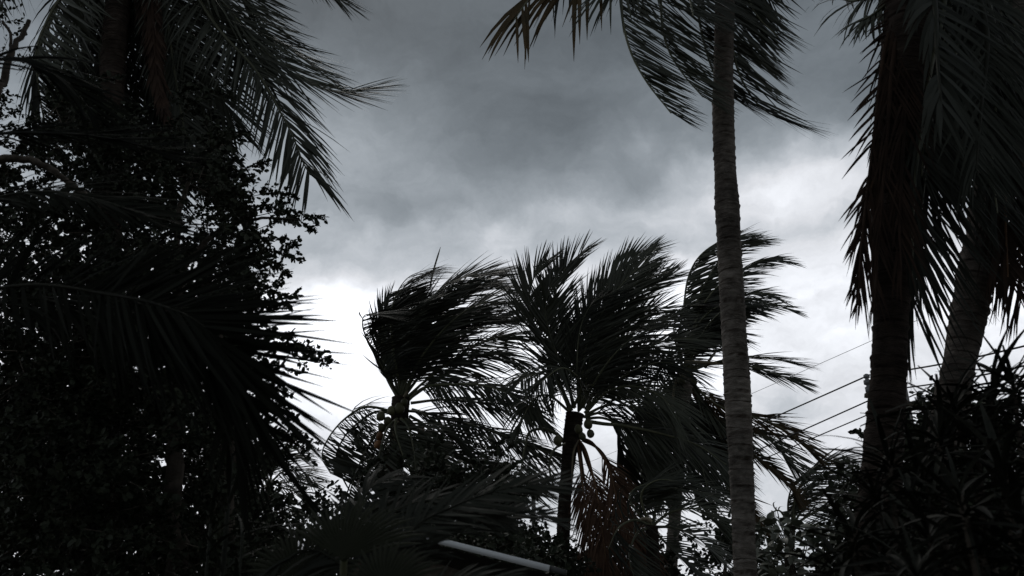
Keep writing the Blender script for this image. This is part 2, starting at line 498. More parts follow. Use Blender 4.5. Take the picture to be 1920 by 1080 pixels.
def bract(root, D, pts, wpx=4, mat='bract', name='dry_bract', off=-0.35):
    C = spline([P(x, y, D + off) for x, y in pts], 14)
    s_ = mpp(pts[0][0], pts[0][1], D)
    V, F = tube(C, wpx * 0.5 * s_ * np.interp(np.linspace(0, 1, 14), [0, .2, .8, 1], [0.7, 1, .8, .2]), 5)
    return mesh_obj(name, V, F, mat, root, C[0])

def auto_fronds(root, D, cx, cy, n, len_px=300, ll=95, lw=4.2, w=0.9, seeds=None, spread=(-1, 1), up=(0.2, 1.0), mat='greydark', rw=6):
    """fronds that reach away from or towards the viewer, bent to lee like the rest"""
    base = P(cx, cy, D); s_ = mpp(cx, cy, D); L = len_px * s_
    for i in range(n):
        y = rng.uniform(*spread); x = rng.uniform(-0.5, 0.7); z = rng.uniform(*up)
        d = unit(np.array([x, y, z]))
        pts = [base]; p = base.copy(); k = 6
        for j in range(k):
            q = j / (k - 1)
            dd = unit(d + q * q * WIND * 0.9 * w + q * q * GRAV * 0.75)
            p = p + dd * L / k; pts.append(p.copy())
        C = spline(pts, 36); T = unit(np.gradient(C, axis=0))
        N0 = np.array([0.0, -0.5, 0.85]); N = unit(N0 - (T @ N0)[:, None] * T)
        cnt = max(8, int(L * 0.86 / (s_ * 3.2)))
        A = leaflet_arrays(C, T, N, ll * 1.15 * s_, lw * 0.62 * s_, w, 0.3, 62, 24, (1, 1), 0.14, cnt, 0.1, 0.45, 1.1, 0.45)
        V, F = tube(C, s_ * rw * 0.5 * (1 - 0.86 * np.linspace(0, 1, 36) ** .8), 5)
        fo = mesh_obj('frond', V, F, 'rachis', root, C[0])
        v, f = leaflets_mesh(A)
        lo = mesh_obj('leaflets', v, f, mat, fo, C[0]); lo['kind'] = 'stuff'

# ------------------------------------------------------------------ ground
gn = 60
gx = np.sign(np.linspace(-1, 1, gn)) * np.abs(np.linspace(-1, 1, gn)) ** 3 * 2500
GX, GY = np.meshgrid(gx, gx)
GZ = np.zeros_like(GX)
Vg = np.stack([GX, GY, GZ], -1).reshape(-1, 3)
ii = np.arange(gn - 1)[:, None] * gn; jj = np.arange(gn - 1)[None]
Fg = np.stack([ii + jj, ii + jj + 1, ii + gn + jj + 1, ii + gn + jj], -1).reshape(-1, 4)
tag(mesh_obj('ground', Vg, Fg, 'ground', None, (0, 0, 0)), kind='structure')

PG = 'coconut palms blown by the wind'
def palm(px_base, D, label, name='coconut_palm', group=PG):
    b = P(px_base, 1080, D); b[2] = 0.0
    return thing(name, b, label, 'palm tree', group)

# ================================================================== palm beside the bright sky (crown near 750,750)
p1 = palm(735, 21, 'tall coconut palm with a nut cluster, its outermost frond curling over the leafy thicket')
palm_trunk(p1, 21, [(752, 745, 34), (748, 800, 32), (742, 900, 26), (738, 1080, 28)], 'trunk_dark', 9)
f = lambda pts, **k: frond(p1, 21, pts, **k)
f([(745, 745), (722, 700), (713, 640), (719, 592), (748, 566), (792, 560)], ll=85, w=1.0, g=0.0, a0=60, a1=30)
f([(744, 745), (728, 695), (722, 640), (738, 600), (775, 590), (820, 600)], ll=95, w=1.0, g=0.15)
f([(750, 745), (758, 670), (780, 600), (830, 540), (890, 515), (945, 512)], ll=85, w=0.9, g=-0.05, a0=58)
f([(752, 745), (770, 665), (806, 590), (860, 545), (915, 535), (955, 550)], ll=90, w=0.9, g=0.1)
f([(755, 745), (790, 670), (845, 605), (900, 570), (960, 565)], ll=90, w=0.9, g=0.1, a0=50)
f([(757, 745), (800, 690), (860, 635), (920, 600), (985, 595)], ll=85, w=0.8, g=0.2)
f([(760, 748), (815, 700), (880, 655), (935, 632), (985, 630)], ll=80, w=0.8, g=0.35, lw=4.2, gap=4.4)
f([(764, 750), (815, 715), (870, 680), (925, 664), (980, 680)], ll=85, w=0.6, g=0.75, lw=4.2, gap=4.4)
f([(762, 754), (795, 727), (845, 721), (905, 723), (960, 742), (1003, 778)], ll=75, w=0.45, g=0.9, dz=-1.2, a0=70, lw=4.2, gap=4.4)
f([(770, 756), (828, 750), (905, 755), (985, 762), (1024, 800)], ll=72, w=0.35, g=0.9, dz=0.5, lw=4.2, gap=4.4)
f([(772, 768), (830, 783), (890, 799), (940, 815), (1000, 838), (1052, 858)], ll=78, w=0.45, g=0.9, sides=(1, 1), dz=-0.6, lw=4.2, gap=4.4)
f([(768, 780), (800, 800), (835, 842), (890, 866), (962, 896)], ll=70, w=0.9, g=0.35)
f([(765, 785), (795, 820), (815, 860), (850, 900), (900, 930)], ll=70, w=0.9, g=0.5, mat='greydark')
f([(735, 772), (722, 768), (698, 763), (673, 767), (638, 793), (612, 828), (604, 858), (620, 888)], ll=98, w=1.5, g=0.45, bare=0.24, dz=-0.3, a0=75, a1=40, gap=4.6, lw=3.8, torn=.04)
f([(735, 775), (705, 772), (675, 790), (645, 820), (630, 860), (645, 900)], ll=90, w=1.5, g=0.5, bare=0.3, dz=0.3, a0=75, a1=40, lw=3.8)
f([(742, 786, -.6), (741, 803, -.9), (746, 825, -1.0), (762, 868, -1.0), (785, 894, -1.0)], ll=72, w=1.2, g=0.1, rw=5, bare=0.1)
f([(730, 795), (700, 822), (672, 876), (655, 930), (652, 980)], ll=85, w=1.2, g=0.3)
f([(738, 800), (715, 850), (705, 900), (710, 960)], ll=70, w=1.0, g=0.5, mat='dry')
f([(748, 790), (760, 850), (775, 900), (800, 940)], ll=80, w=0.9, g=0.6, mat='greydark')
f([(750, 745), (762, 690), (790, 640), (830, 600), (880, 590), (925, 600)], ll=90, w=1.0, g=0.2)
f([(758, 770), (790, 775), (830, 800), (870, 840)], ll=85, w=0.8, g=0.5, dz=-.8)
f([(752, 785, -.5), (765, 800, -.9), (775, 840, -1.1), (780, 890, -1.1)], ll=80, w=1.0, g=0.3, bare=.1)
f([(745, 785, -.5), (725, 805, -.8), (712, 850, -.9), (700, 905, -.9)], ll=85, w=1.1, g=0.35, bare=.15)
f([(760, 785, -.4), (790, 815, -.6), (805, 860, -.6), (815, 910, -.6)], ll=80, w=0.9, g=0.4, bare=.1)
f([(744, 742), (722, 690), (716, 630), (724, 585), (748, 566)], ll=62, w=0.42, g=-0.15, a0=48, a1=24)
f([(748, 742), (735, 680), (745, 620), (775, 580), (815, 560)], ll=62, w=0.45, g=-0.15, a0=48, a1=24)
f([(752, 742), (790, 640), (835, 570), (885, 535), (925, 525)], ll=62, w=0.45, g=-0.15, a0=48, a1=24)
bract(p1, 21, [(806, 540), (812, 510), (826, 463)], 4, 'rachis', 'spear_leaf', 0.3)
auto_fronds(p1, 21, 754, 750, 6, 290, up=(0.4, 1.3))
for (x, y, r, rp) in [(714, 780, 9, 0), (734, 770, 9.5, 0), (749, 766, 10, 0), (758, 754, 8, 0), (709, 833, 8, 1), (712, 817, 8, 1), (716, 802, 8, 0), (789, 806, 9, 1), (768, 800, 8, 0), (727, 790, 8, 0)]:
    coconut(p1, 21, x, y, r, bool(rp), -0.55 if x > 700 else -0.3)
bract(p1, 21, [(748, 790), (738, 800), (740, 822), (750, 850)], 4)
bract(p1, 21, [(735, 800), (715, 806), (697, 820), (694, 840)], 4, 'rachis', 'fruit_stalk')
bract(p1, 21, [(757, 745), (762, 737), (764, 733)], 6, 'bract')

# ================================================================== middle palm (crown near 1085,780)
p2 = palm(1055, 20, 'tall coconut palm on a thin dark trunk with brown dead fronds hanging below its crown')
palm_trunk(p2, 20, [(1078, 775, 34), (1070, 830, 30), (1062, 900, 24), (1057, 980, 25), (1055, 1080, 27)], 'trunk_dark', 9)
f = lambda pts, **k: frond(p2, 20, pts, **k)
f([(1072, 770), (1042, 700), (1012, 630), (992, 575), (1000, 525), (1022, 490)], ll=80, w=0.25, g=-0.1, a0=58, a1=22)
f([(1075, 765), (1055, 665), (1040, 575), (1056, 510), (1098, 466)], ll=78, w=0.25, g=-0.1, a0=55, a1=20)
f([(1086, 765), (1088, 650), (1120, 565), (1170, 497), (1222, 466)], ll=85, w=0.35, g=-0.05, a0=50, a1=18)
f([(1088, 765), (1098, 655), (1136, 575), (1178, 520), (1215, 490)], ll=85, w=0.4, g=0, a0=52, gap=5)
f([(1093, 765), (1138, 630), (1195, 556), (1262, 514)], ll=78, w=0.35, g=0.05, a0=50)
f([(1098, 768), (1140, 680), (1190, 622), (1270, 590)], ll=80, w=0.5, g=0.2)
f([(1100, 770), (1150, 700), (1210, 655), (1270, 635), (1335, 640)], ll=80, w=0.5, g=0.35)
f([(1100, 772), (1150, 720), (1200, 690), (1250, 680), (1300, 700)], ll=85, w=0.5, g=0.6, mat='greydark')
f([(1100, 790), (1133, 795), (1172, 799), (1245, 815), (1310, 836), (1362, 872)], ll=105, w=0.3, g=0.9, rw=8, bare=0.2, dz=-1.0, lw=4)
f([(1098, 778), (1140, 760), (1190, 765), (1240, 790), (1280, 830)], ll=95, w=0.3, g=0.9, mat='greydark')
f([(1094, 782), (1130, 775), (1155, 800), (1165, 850), (1170, 900)], ll=80, w=0.6, g=0.5, mat='greydark')
f([(1068, 770), (1042, 712), (1010, 701), (975, 712)], ll=78, w=0.3, g=0.85, bare=0.2, dz=-1.2)
f([(1068, 772), (1030, 742), (1000, 750), (972, 800)], ll=70, w=0.5, g=0.7, dz=-1.0)
f([(1075, 765), (1090, 720), (1055, 690), (1010, 720)], ll=70, w=0.4, g=0.7, dz=-1.5)
f([(1058, 828), (1038, 810), (1012, 804), (992, 812), (984, 840), (977, 880), (972, 925)], ll=78, w=1.3, g=0.25, bare=0.48, rw=8, dz=-0.5)
auto_fronds(p2, 20, 1085, 770, 5, 260, w=0.6, up=(0.3, 1.3))
f([(1090, 765), (1110, 660), (1145, 590), (1185, 540), (1228, 512)], ll=85, w=0.4, g=0.05, a0=52)
f([(1092, 765), (1120, 690), (1160, 630), (1205, 590), (1250, 575)], ll=85, w=0.45, g=0.15)
f([(1078, 765), (1058, 700), (1035, 640), (1022, 580), (1035, 530)], ll=75, w=0.3, g=0, a0=55)
f([(1096, 775), (1140, 735), (1190, 725), (1240, 745), (1275, 790)], ll=95, w=0.3, g=0.8)
f([(1098, 785), (1135, 785), (1180, 810), (1215, 860), (1235, 920)], ll=90, w=0.5, g=0.7, dz=-.5)
for (pts, ll, mt) in [
    ([(1090, 822), (1112, 832), (1140, 875), (1160, 950), (1190, 1040)], 60, 'dead_light'),
    ([(1085, 825), (1100, 850), (1118, 920), (1130, 1000), (1140, 1090)], 62, 'dead_light'),
    ([(1082, 828), (1088, 870), (1096, 940), (1110, 1030), (1120, 1100)], 55, 'dead_light'),
    ([(1092, 825), (1125, 845), (1150, 900), (1180, 990), (1215, 1075)], 55, 'dead_light'),
    ([(1088, 828), (1106, 880), (1140, 960), (1165, 1060), (1180, 1130)], 60, 'dead_light'),
    ([(1086, 828), (1096, 900), (1116, 990), (1150, 1090)], 60, 'dead_light'),
    ([(1094, 824), (1130, 850), (1168, 920), (1205, 1010), (1230, 1100)], 50, 'dead_light')]:
    f(pts, ll=ll * 1.25, mat=mt, w=0.15, g=0.4, stalk='stalk_dead', bare=0.24, rw=6, a0=46, a1=20, dz=-1.0, torn=0.2, gap=4.5, lw=3, label='brown dead frond hanging down')
bract(p2, 20, [(1060, 832), (1040, 842), (1030, 870), (1036, 905), (1048, 925)], 5, 'rachis', 'fruit_stalk')
bract(p2, 20, [(1085, 825), (1075, 850), (1072, 905)], 4)
for (x, y, r) in [(1107, 813, 9), (1103, 795, 9), (1046, 826, 9), (1085, 805, 8), (1092, 818, 8)]:
    coconut(p2, 20, x, y, r, False, -0.6)

# ================================================================== palm behind the tall trunk (crown near 1285,700)
p3 = palm(1258, 24, 'coconut palm on a pale thin trunk, crossed by the tall ringed trunk')
palm_trunk(p3, 24, [(1285, 700, 32), (1277, 800, 24), (1268, 930, 22), (1258, 1080, 24)], 'trunk', 9)
f = lambda pts, **k: frond(p3, 24, pts, **k)
f([(1280, 695), (1272, 640), (1281, 583), (1290, 522), (1312, 480), (1352, 452), (1400, 442)], ll=80, w=1.2, g=0.1, a0=50)
f([(1284, 695), (1290, 620), (1318, 540), (1360, 475), (1400, 455), (1440, 450)], ll=60, w=1.1, g=0.15)
f([(1285, 695), (1305, 620), (1340, 555), (1390, 508), (1440, 486), (1482, 494)], ll=62, w=1.0, g=0.35)
f([(1287, 695), (1305, 640), (1345, 590), (1390, 558), (1430, 550), (1462, 562)], ll=60, w=0.9, g=0.45)
f([(1288, 695), (1315, 650), (1360, 600), (1410, 576), (1455, 572), (1495, 586)], ll=52, w=0.8, g=0.45)
f([(1288, 695), (1298, 628), (1325, 590), (1362, 570), (1410, 575)], ll=80, w=0.9, g=0.5, dz=-1.2)
f([(1284, 698), (1300, 650), (1325, 632), (1350, 622), (1375, 626)], ll=75, w=0.8, g=0.5, mat='greydark')
f([(1278, 698), (1240, 660), (1225, 650), (1200, 665)], ll=80, w=0.8, g=0.6, mat='greydark')
f([(1292, 690), (1340, 682), (1400, 686), (1455, 702), (1498, 718)], ll=60, w=0.7, g=0.35, a0=40, dz=-0.8, bare=0.3, rw=8)
f([(1288, 705), (1330, 750), (1380, 775), (1440, 790), (1492, 820), (1528, 852)], ll=75, w=0.7, g=0.6, mat='dry')
f([(1288, 708), (1320, 760), (1370, 800), (1430, 815), (1470, 850), (1500, 885)], ll=75, w=0.6, g=0.6)
f([(1286, 708), (1325, 780), (1380, 830), (1440, 872), (1478, 908), (1496, 942)], ll=52, w=0.6, g=0.5, mat='dry', stalk='stalk_dead', rw=10)
f([(1280, 705), (1240, 740), (1215, 790), (1180, 840), (1165, 900)], ll=85, w=1.0, g=0.4)
f([(1278, 708), (1262, 760), (1250, 830), (1255, 900)], ll=85, w=0.8, g=0.6, mat='greydark')
f([(1280, 708), (1290, 780), (1310, 850), (1330, 930)], ll=80, w=0.8, g=0.5, mat='greydark')
f([(1282, 708), (1310, 790), (1340, 860), (1380, 950), (1430, 1000)], ll=70, w=0.9, g=0.4, mat='dry')
f([(1275, 708), (1235, 780), (1222, 860), (1240, 930)], ll=80, w=0.9, g=0.5)
auto_fronds(p3, 24, 1285, 700, 5, 220, ll=70, w=1.0, up=(-0.2, 1.1))
for (x, y, r) in [(1291, 700, 8), (1278, 712, 8), (1300, 715, 8)]:
    coconut(p3, 24, x, y, r, False, -0.6)
f([(1283, 706), (1255, 745), (1225, 800), (1205, 870), (1200, 930)], ll=85, w=0.9, g=0.45)
f([(1284, 708), (1275, 780), (1285, 860), (1305, 940)], ll=85, w=0.9, g=0.45)
f([(1286, 706), (1315, 745), (1345, 800), (1360, 870)], ll=85, w=0.8, g=0.5)
f([(1284, 700), (1262, 680), (1240, 690), (1215, 730), (1205, 790)], ll=85, w=0.9, g=0.5)
f([(1284, 696), (1295, 630), (1320, 570), (1355, 530), (1400, 515)], ll=75, w=1.0, g=0.3)
bract(p3, 24, [(1275, 692), (1264, 730), (1262, 770), (1266, 812)], 5)
bract(p3, 24, [(1322, 690), (1332, 672), (1345, 656)], 6)
bract(p3, 24, [(1284, 679), (1320, 680), (1360, 683)], 8, 'bract', 'frond_stalk', -0.9)

# ================================================================== tall ringed trunk in front, crown above the frame
p4 = palm(1398, 9, 'tall coconut palm with a thick pale ringed trunk, its crown partly above the picture')
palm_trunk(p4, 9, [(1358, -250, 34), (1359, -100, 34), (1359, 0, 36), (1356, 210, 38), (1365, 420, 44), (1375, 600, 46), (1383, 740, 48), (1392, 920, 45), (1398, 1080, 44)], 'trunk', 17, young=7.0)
f = lambda pts, **k: frond(p4, 9, pts, **{**dict(lw=5.4, gap=11, rw=12, ll=125), **k})
f([(1345, -255), (1255, -215), (1150, -110), (1070, -45), (1000, -8), (962, 40)], ll=185, w=0.05, g=1.8, a0=50, mat='dry', lw=10, gap=22, torn=0.25, dz=-0.5, n0=(0, -1, .3), label='half dry frond with broad amber leaflets')
f([(1348, -250), (1280, -190), (1200, -90), (1150, -30), (1110, -5)], ll=145, w=0.1, g=1.5, lw=7, gap=19, dz=-0.6, torn=0.2)
f([(1348, -252), (1260, -200), (1130, -110), (1050, -40), (1030, 5)], ll=140, w=0.1, g=1.5, lw=6, gap=22, dz=0.4, torn=0.35, mat='greydark')
f([(1350, -250), (1235, -170), (1172, -60), (1166, 20), (1180, 90), (1210, 150), (1258, 212)], ll=115, w=1.2, g=0.35, a0=55, a1=12, dz=-0.8, sides=(1, 1))
f([(1352, -250), (1290, -150), (1245, -50), (1240, 30), (1252, 90), (1280, 138), (1318, 182)], ll=120, w=1.2, g=0.3, a0=55, a1=14, dz=-0.5)
f([(1355, -250), (1330, -120), (1310, 0), (1320, 80), (1350, 160), (1400, 200)], ll=120, w=1.1, g=0.4, dz=0.5, mat='greydark')
f([(1362, -250), (1382, -130), (1368, 0), (1374, 90), (1392, 152), (1432, 206), (1505, 239)], ll=125, w=1.1, g=0.35, a0=55, a1=10, dz=0.6)
f([(1364, -250), (1410, -150), (1395, -40), (1392, 30), (1410, 90), (1450, 140)], ll=115, w=1.0, g=0.4, dz=0.9, a1=14)
f([(1366, -250), (1430, -180), (1420, -80), (1400, -20), (1420, 30), (1460, 70)], ll=110, w=1.0, g=0.4, dz=0.2, a1=14)
f([(1350, -250), (1300, -200), (1270, -100), (1290, -20), (1300, 30)], ll=130, w=1.0, g=0.4, dz=-1.4)
f([(1365, -255), (1480, -260), (1600, -180), (1680, -60)], ll=120, w=0.6, g=0.6)
f([(1362, -255), (1420, -320), (1540, -320), (1660, -240)], ll=120, w=0.6, g=0.4)
f([(1352, -255), (1330, -360), (1370, -430), (1470, -450)], ll=120, w=0.8, g=0.1)
f([(1350, -255), (1240, -340), (1130, -330), (1040, -260)], ll=120, w=0.5, g=0.5)

# ================================================================== palm top left (crown above the frame near 240,-120)
p5 = palm(225, 9.5, 'coconut palm above the small-leaved tree, green fronds spreading from behind its hanging brown sheath')
palm_trunk(p5, 9.5, [(235, -130, 46), (222, 0, 42), (212, 120, 42), (206, 300, 42), (204, 600, 44), (200, 1080, 46)], 'trunk_dark', 14)
f = lambda pts, **k: frond(p5, 9.5, pts, **{**dict(lw=5.2, gap=8.2, rw=11, ll=125), **k})
f([(245, -130), (330, -60), (410, 55), (478, 130), (528, 214), (552, 262), (568, 304), (582, 328)], ll=150, w=0.0, g=0.5, a0=56, a1=22, dz=-0.6, tipk=0.75, gap=8.5)
f([(250, -135), (350, -70), (430, 20), (490, 90), (560, 146), (630, 172), (700, 166)], ll=130, w=0.4, g=0.12, a0=50, a1=14, dz=0.3)
f([(250, -140), (370, -110), (450, -20), (500, 60), (570, 110), (620, 150)], ll=105, w=0.6, g=0.2, a0=48, dz=0.8)
f([(252, -140), (380, -160), (500, -110), (580, -40), (645, 5)], ll=100, w=0.4, g=0.5, a0=50, dz=0)
f([(245, -130), (320, -40), (360, 80), (375, 190), (410, 280)], ll=120, w=0.35, g=0.5, dz=0.8, mat='greydark')
f([(243, -130), (300, -20), (325, 120), (345, 240), (380, 340)], ll=115, w=0.5, g=0.35, dz=-0.2)
f([(240, -130), (285, 0), (300, 120), (310, 260), (330, 380)], ll=95, w=0.5, g=0.4, dz=1.0, mat='greydark')
f([(240, -130), (280, -30), (290, 100), (300, 180), (322, 240)], ll=55, w=0.15, g=0.6, mat='dead', stalk='dead', rw=12, lw=6, a0=25, a1=12, gap=6, dz=-0.9, label='brown dead frond pressed to the trunk')
f([(238, -130), (262, -20), (280, 80), (300, 170), (310, 220)], ll=45, w=0.1, g=0.6, mat='dead', stalk='dead', rw=14, lw=6, a0=25, a1=12, gap=6, dz=-0.6)
f([(245, -130), (300, -60), (350, 40), (385, 120), (420, 190), (440, 240)], ll=140, w=0.3, g=0.45, a0=55, a1=22, dz=.3)
f([(245, -130), (330, -90), (410, -20), (450, 60), (470, 140)], ll=150, w=0.15, g=0.6, a0=55, a1=22, dz=.5)
f([(243, -130), (285, -40), (330, 60), (360, 180), (385, 290), (400, 340)], ll=120, w=0.5, g=0.3, a0=55, a1=20, dz=1.2)
f([(243, -130), (270, 0), (285, 120), (310, 220), (345, 330)], ll=90, w=0.45, g=0.4, dz=1.3, mat='greydark')
f([(225, -130), (170, -70), (110, 0), (75, 70), (62, 130)], ll=110, w=0.9, g=0.3, dz=-0.5)
f([(225, -130), (180, -40), (140, 40), (120, 120), (110, 200)], ll=110, w=0.8, g=0.4, dz=0.6)
f([(225, -130), (130, -150), (40, -90), (-30, 10)], ll=110, w=0.7, g=0.4)
f([(230, -130), (190, -20), (160, 80), (165, 180), (190, 260)], ll=110, w=0.7, g=0.4, mat='greydark', dz=1)
for i in range(5):
    x = 75 + 55 * i + rng.uniform(-15, 15)
    f([(238, -130), (238 + (x - 238) * .5, -70), (238 + (x - 238) * .85, 40), (x, 130), (x + 25, 230 + rng.uniform(-40, 60))], ll=100, w=0.6, g=0.4, mat='greydark', dz=rng.uniform(.4, 1.8))
f([(235, -130), (250, -20), (250, 100), (262, 200), (290, 300)], ll=85, w=0.6, g=0.5, mat='greydark', dz=1.2)

# ================================================================== palms at the edge (crowns above the frame)
p6 = palm(1655, 5.8, 'stout coconut palm standing in the strap-leaved thicket, skirted by long dead brown fronds')
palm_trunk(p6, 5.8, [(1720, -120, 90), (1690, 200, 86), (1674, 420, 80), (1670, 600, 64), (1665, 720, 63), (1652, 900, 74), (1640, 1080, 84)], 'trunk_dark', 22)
f = lambda pts, **k: frond(p6, 5.8, pts, **{**dict(lw=6, gap=12, rw=16, ll=150), **k})
f([(1700, -130), (1680, 0), (1655, 120), (1640, 250), (1624, 380), (1614, 480), (1610, 570)], ll=105, w=-0.35, g=0.55, a0=50, a1=16, mat='dead', stalk='dead', dz=-0.3, single=True, lw=4.6, gap=15, label='dead brown frond with ragged leaflets on the open side')
f([(1705, -130), (1690, 0), (1672, 140), (1660, 300), (1648, 440), (1640, 560)], ll=120, w=0.1, g=0.9, a0=32, a1=14, mat='dead', stalk='dead', dz=-0.5, gap=15, lw=4.5, torn=.3, label='dead brown frond hanging against the trunk')
f([(1710, -130), (1705, 60), (1695, 240), (1688, 400), (1690, 520)], ll=130, w=0.1, g=0.9, a0=30, a1=14, mat='dead', stalk='dead', dz=-0.6, gap=16, lw=4.5, torn=.3)
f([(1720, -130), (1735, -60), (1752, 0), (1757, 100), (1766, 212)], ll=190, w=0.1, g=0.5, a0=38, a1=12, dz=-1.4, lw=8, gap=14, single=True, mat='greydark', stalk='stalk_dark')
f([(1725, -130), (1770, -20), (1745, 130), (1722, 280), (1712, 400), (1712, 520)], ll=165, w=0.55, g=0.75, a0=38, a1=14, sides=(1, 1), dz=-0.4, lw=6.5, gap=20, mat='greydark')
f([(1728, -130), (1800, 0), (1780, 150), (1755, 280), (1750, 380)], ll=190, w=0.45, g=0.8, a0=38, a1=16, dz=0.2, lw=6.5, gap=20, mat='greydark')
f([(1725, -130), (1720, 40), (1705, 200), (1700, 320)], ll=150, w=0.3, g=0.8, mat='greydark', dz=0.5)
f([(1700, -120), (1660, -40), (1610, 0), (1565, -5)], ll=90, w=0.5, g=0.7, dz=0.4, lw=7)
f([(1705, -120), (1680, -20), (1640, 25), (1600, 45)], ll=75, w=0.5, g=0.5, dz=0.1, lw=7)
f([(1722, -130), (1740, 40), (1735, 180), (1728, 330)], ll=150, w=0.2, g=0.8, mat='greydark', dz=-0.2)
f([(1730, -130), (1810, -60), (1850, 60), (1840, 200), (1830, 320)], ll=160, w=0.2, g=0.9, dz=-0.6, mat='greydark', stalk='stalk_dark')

for i in range(8):
    x = 1672 + 27 * i + rng.uniform(-12, 12); y = rng.uniform(190, 310) * (1 if x < 1840 else .9)
    f([(1722, -130), (1722 + (x - 1722) * .7, -60), (x, y * .35), (x - 5, y * .7), (x - 8, y)], ll=140, w=rng.uniform(0, .35), g=0.85, a0=38, a1=14, mat='greydark', dz=rng.uniform(.2, 1.6))
for x, y, z in ((1708, 560, .1), (1724, 470, .4)):
    f([(x + 60, -60), (x + 42, 180), (x + 17, y - 150), (x, y)], ll=205, w=0.42, g=0.45, a0=42, a1=14, dz=z, tipk=.8, lw=7, gap=21, bare=.35, mat='greydark')
f([(1665, 60), (1648, 250), (1628, 400), (1614, 500)], ll=130, w=-0.02, g=0.7, a0=24, a1=10, dz=-.1, lw=5, gap=12, bare=.4, mat='dead', stalk='stalk_dead', tipk=.9)

p7 = palm(1700, 7.2, 'leaning coconut palm with a narrower grey trunk beside the stout one')
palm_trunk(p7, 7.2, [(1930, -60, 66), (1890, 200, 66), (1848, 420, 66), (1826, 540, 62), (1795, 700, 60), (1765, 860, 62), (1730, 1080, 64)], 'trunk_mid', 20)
f = lambda pts, **k: frond(p7, 7.2, pts, **{**dict(lw=6, gap=11, rw=14, ll=150), **k})
f([(1920, -60), (1870, 40), (1830, 160), (1812, 240), (1808, 310)], ll=170, w=0.3, g=0.8, dz=-0.6, a0=40)
f([(1925, -60), (1900, 60), (1870, 180), (1860, 300), (1870, 400)], ll=160, w=0.3, g=0.9, dz=-0.8, mat='greydark', a0=36)
f([(1930, -60), (1915, 80), (1895, 220), (1885, 380), (1890, 520)], ll=170, w=0.1, g=0.9, dz=-0.7, mat='dead', stalk='stalk_dead', a0=30, label='dead brown frond drooping beside the leaning trunk')
f([(1935, -60), (1940, 80), (1920, 240), (1912, 420), (1915, 560)], ll=160, w=0.0, g=0.9, dz=-0.4, mat='dead', stalk='stalk_dead', a0=30)
f([(1925, -60), (1860, 20), (1790, 90), (1750, 200), (1740, 300)], ll=170, w=0.3, g=0.8, dz=0.4, mat='greydark')
f([(1925, -60), (1850, -40), (1780, 20), (1740, 120)], ll=160, w=0.3, g=0.7, dz=0.2, mat='greydark')
f([(1928, -60), (1900, 0), (1850, 100), (1830, 250), (1820, 330)], ll=150, w=0.2, g=0.8, dz=0.8, mat='greydark')
f([(1935, -60), (1960, 60), (1950, 200), (1930, 330)], ll=150, w=-0.1, g=0.8, dz=0)

# ================================================================== smaller palms behind
for i in range(5):
    x = 1790 + 27 * i + rng.uniform(-10, 10); y = rng.uniform(200, 320)
    f([(1928, -60), (1928 + (x - 1928) * .6, -20), (x, y * .4), (x - 5, y * .75), (x - 5, y)], ll=150, w=rng.uniform(-.1, .25), g=0.9, a0=38, a1=14, mat='greydark', dz=rng.uniform(-.6, 1.2))
p8 = palm(515, 30, 'small distant coconut palm half hidden behind the small-leaved tree')
palm_trunk(p8, 30, [(505, 905, 14), (500, 1080, 16)], 'trunk_dark', 8)
f = lambda pts, **k: frond(p8, 30, pts, **{**dict(ll=50, lw=2.6, gap=4, rw=4), **k})
f([(508, 905), (530, 885), (560, 882), (585, 895)], g=0.6, w=0.5)
f([(508, 905), (535, 905), (565, 898), (592, 905)], g=0.4, w=0.6)
f([(508, 905), (530, 915), (560, 925), (585, 950)], g=0.5, w=0.5)
f([(506, 905), (515, 870), (540, 850), (570, 862)], g=0.4, w=0.7)
f([(505, 905), (495, 870), (500, 845), (530, 835)], g=0.3, w=0.8)
f([(505, 905), (480, 890), (465, 900), (455, 930)], g=0.5, w=0.8)
f([(506, 907), (520, 940), (540, 970)], g=0.5, w=0.6)
p9 = palm(1225, 17, 'short coconut palm with curled windblown fronds between the two thin trunks')
palm_trunk(p9, 17, [(1222, 985, 24), (1226, 1080, 26)], 'trunk_dark', 9)
f = lambda pts, **k: frond(p9, 17, pts, **{**dict(ll=70, lw=4, gap=6, rw=6), **k})
f([(1220, 985), (1195, 960), (1180, 935), (1192, 915), (1225, 905)], w=1.2, g=0.2)
f([(1222, 985), (1205, 950), (1205, 920), (1235, 900), (1280, 905)], w=1.1, g=0.3)
f([(1224, 985), (1235, 940), (1270, 915), (1320, 925), (1365, 945)], w=0.8, g=0.5)
f([(1224, 985), (1260, 960), (1310, 955), (1355, 985)], w=0.7, g=0.5)
f([(1224, 988), (1265, 990), (1310, 1010), (1350, 1050)], w=0.7, g=0.4)
f([(1222, 990), (1250, 1020), (1290, 1060), (1330, 1100)], w=0.8, g=0.4)
f([(1218, 990), (1195, 1000), (1180, 1040), (1190, 1090)], w=0.9, g=0.4)
f([(1218, 985), (1190, 975), (1160, 990), (1140, 1030)], w=1.0, g=0.4, mat='greydark')
bract(p9, 17, [(1222, 978), (1212, 973), (1200, 974)], 9, 'bract', 'frond_stalk', -1.2)
p10 = palm(1490, 26, 'small coconut palm whose fronds all stream towards the stout trunk')
palm_trunk(p10, 26, [(1482, 985, 18), (1480, 1080, 18)], 'trunk_dark', 8)
f = lambda pts, **k: frond(p10, 26, pts, **{**dict(ll=62, lw=3.2, gap=4.5, rw=5), **k})
f([(1484, 985), (1492, 930), (1515, 888), (1550, 866), (1600, 864)], w=1.1, g=0.15)
f([(1486, 985), (1500, 935), (1530, 900), (1575, 885), (1620, 890)], w=1.1, g=0.25)
f([(1486, 985), (1510, 950), (1550, 920), (1600, 915)], w=1.0, g=0.3)
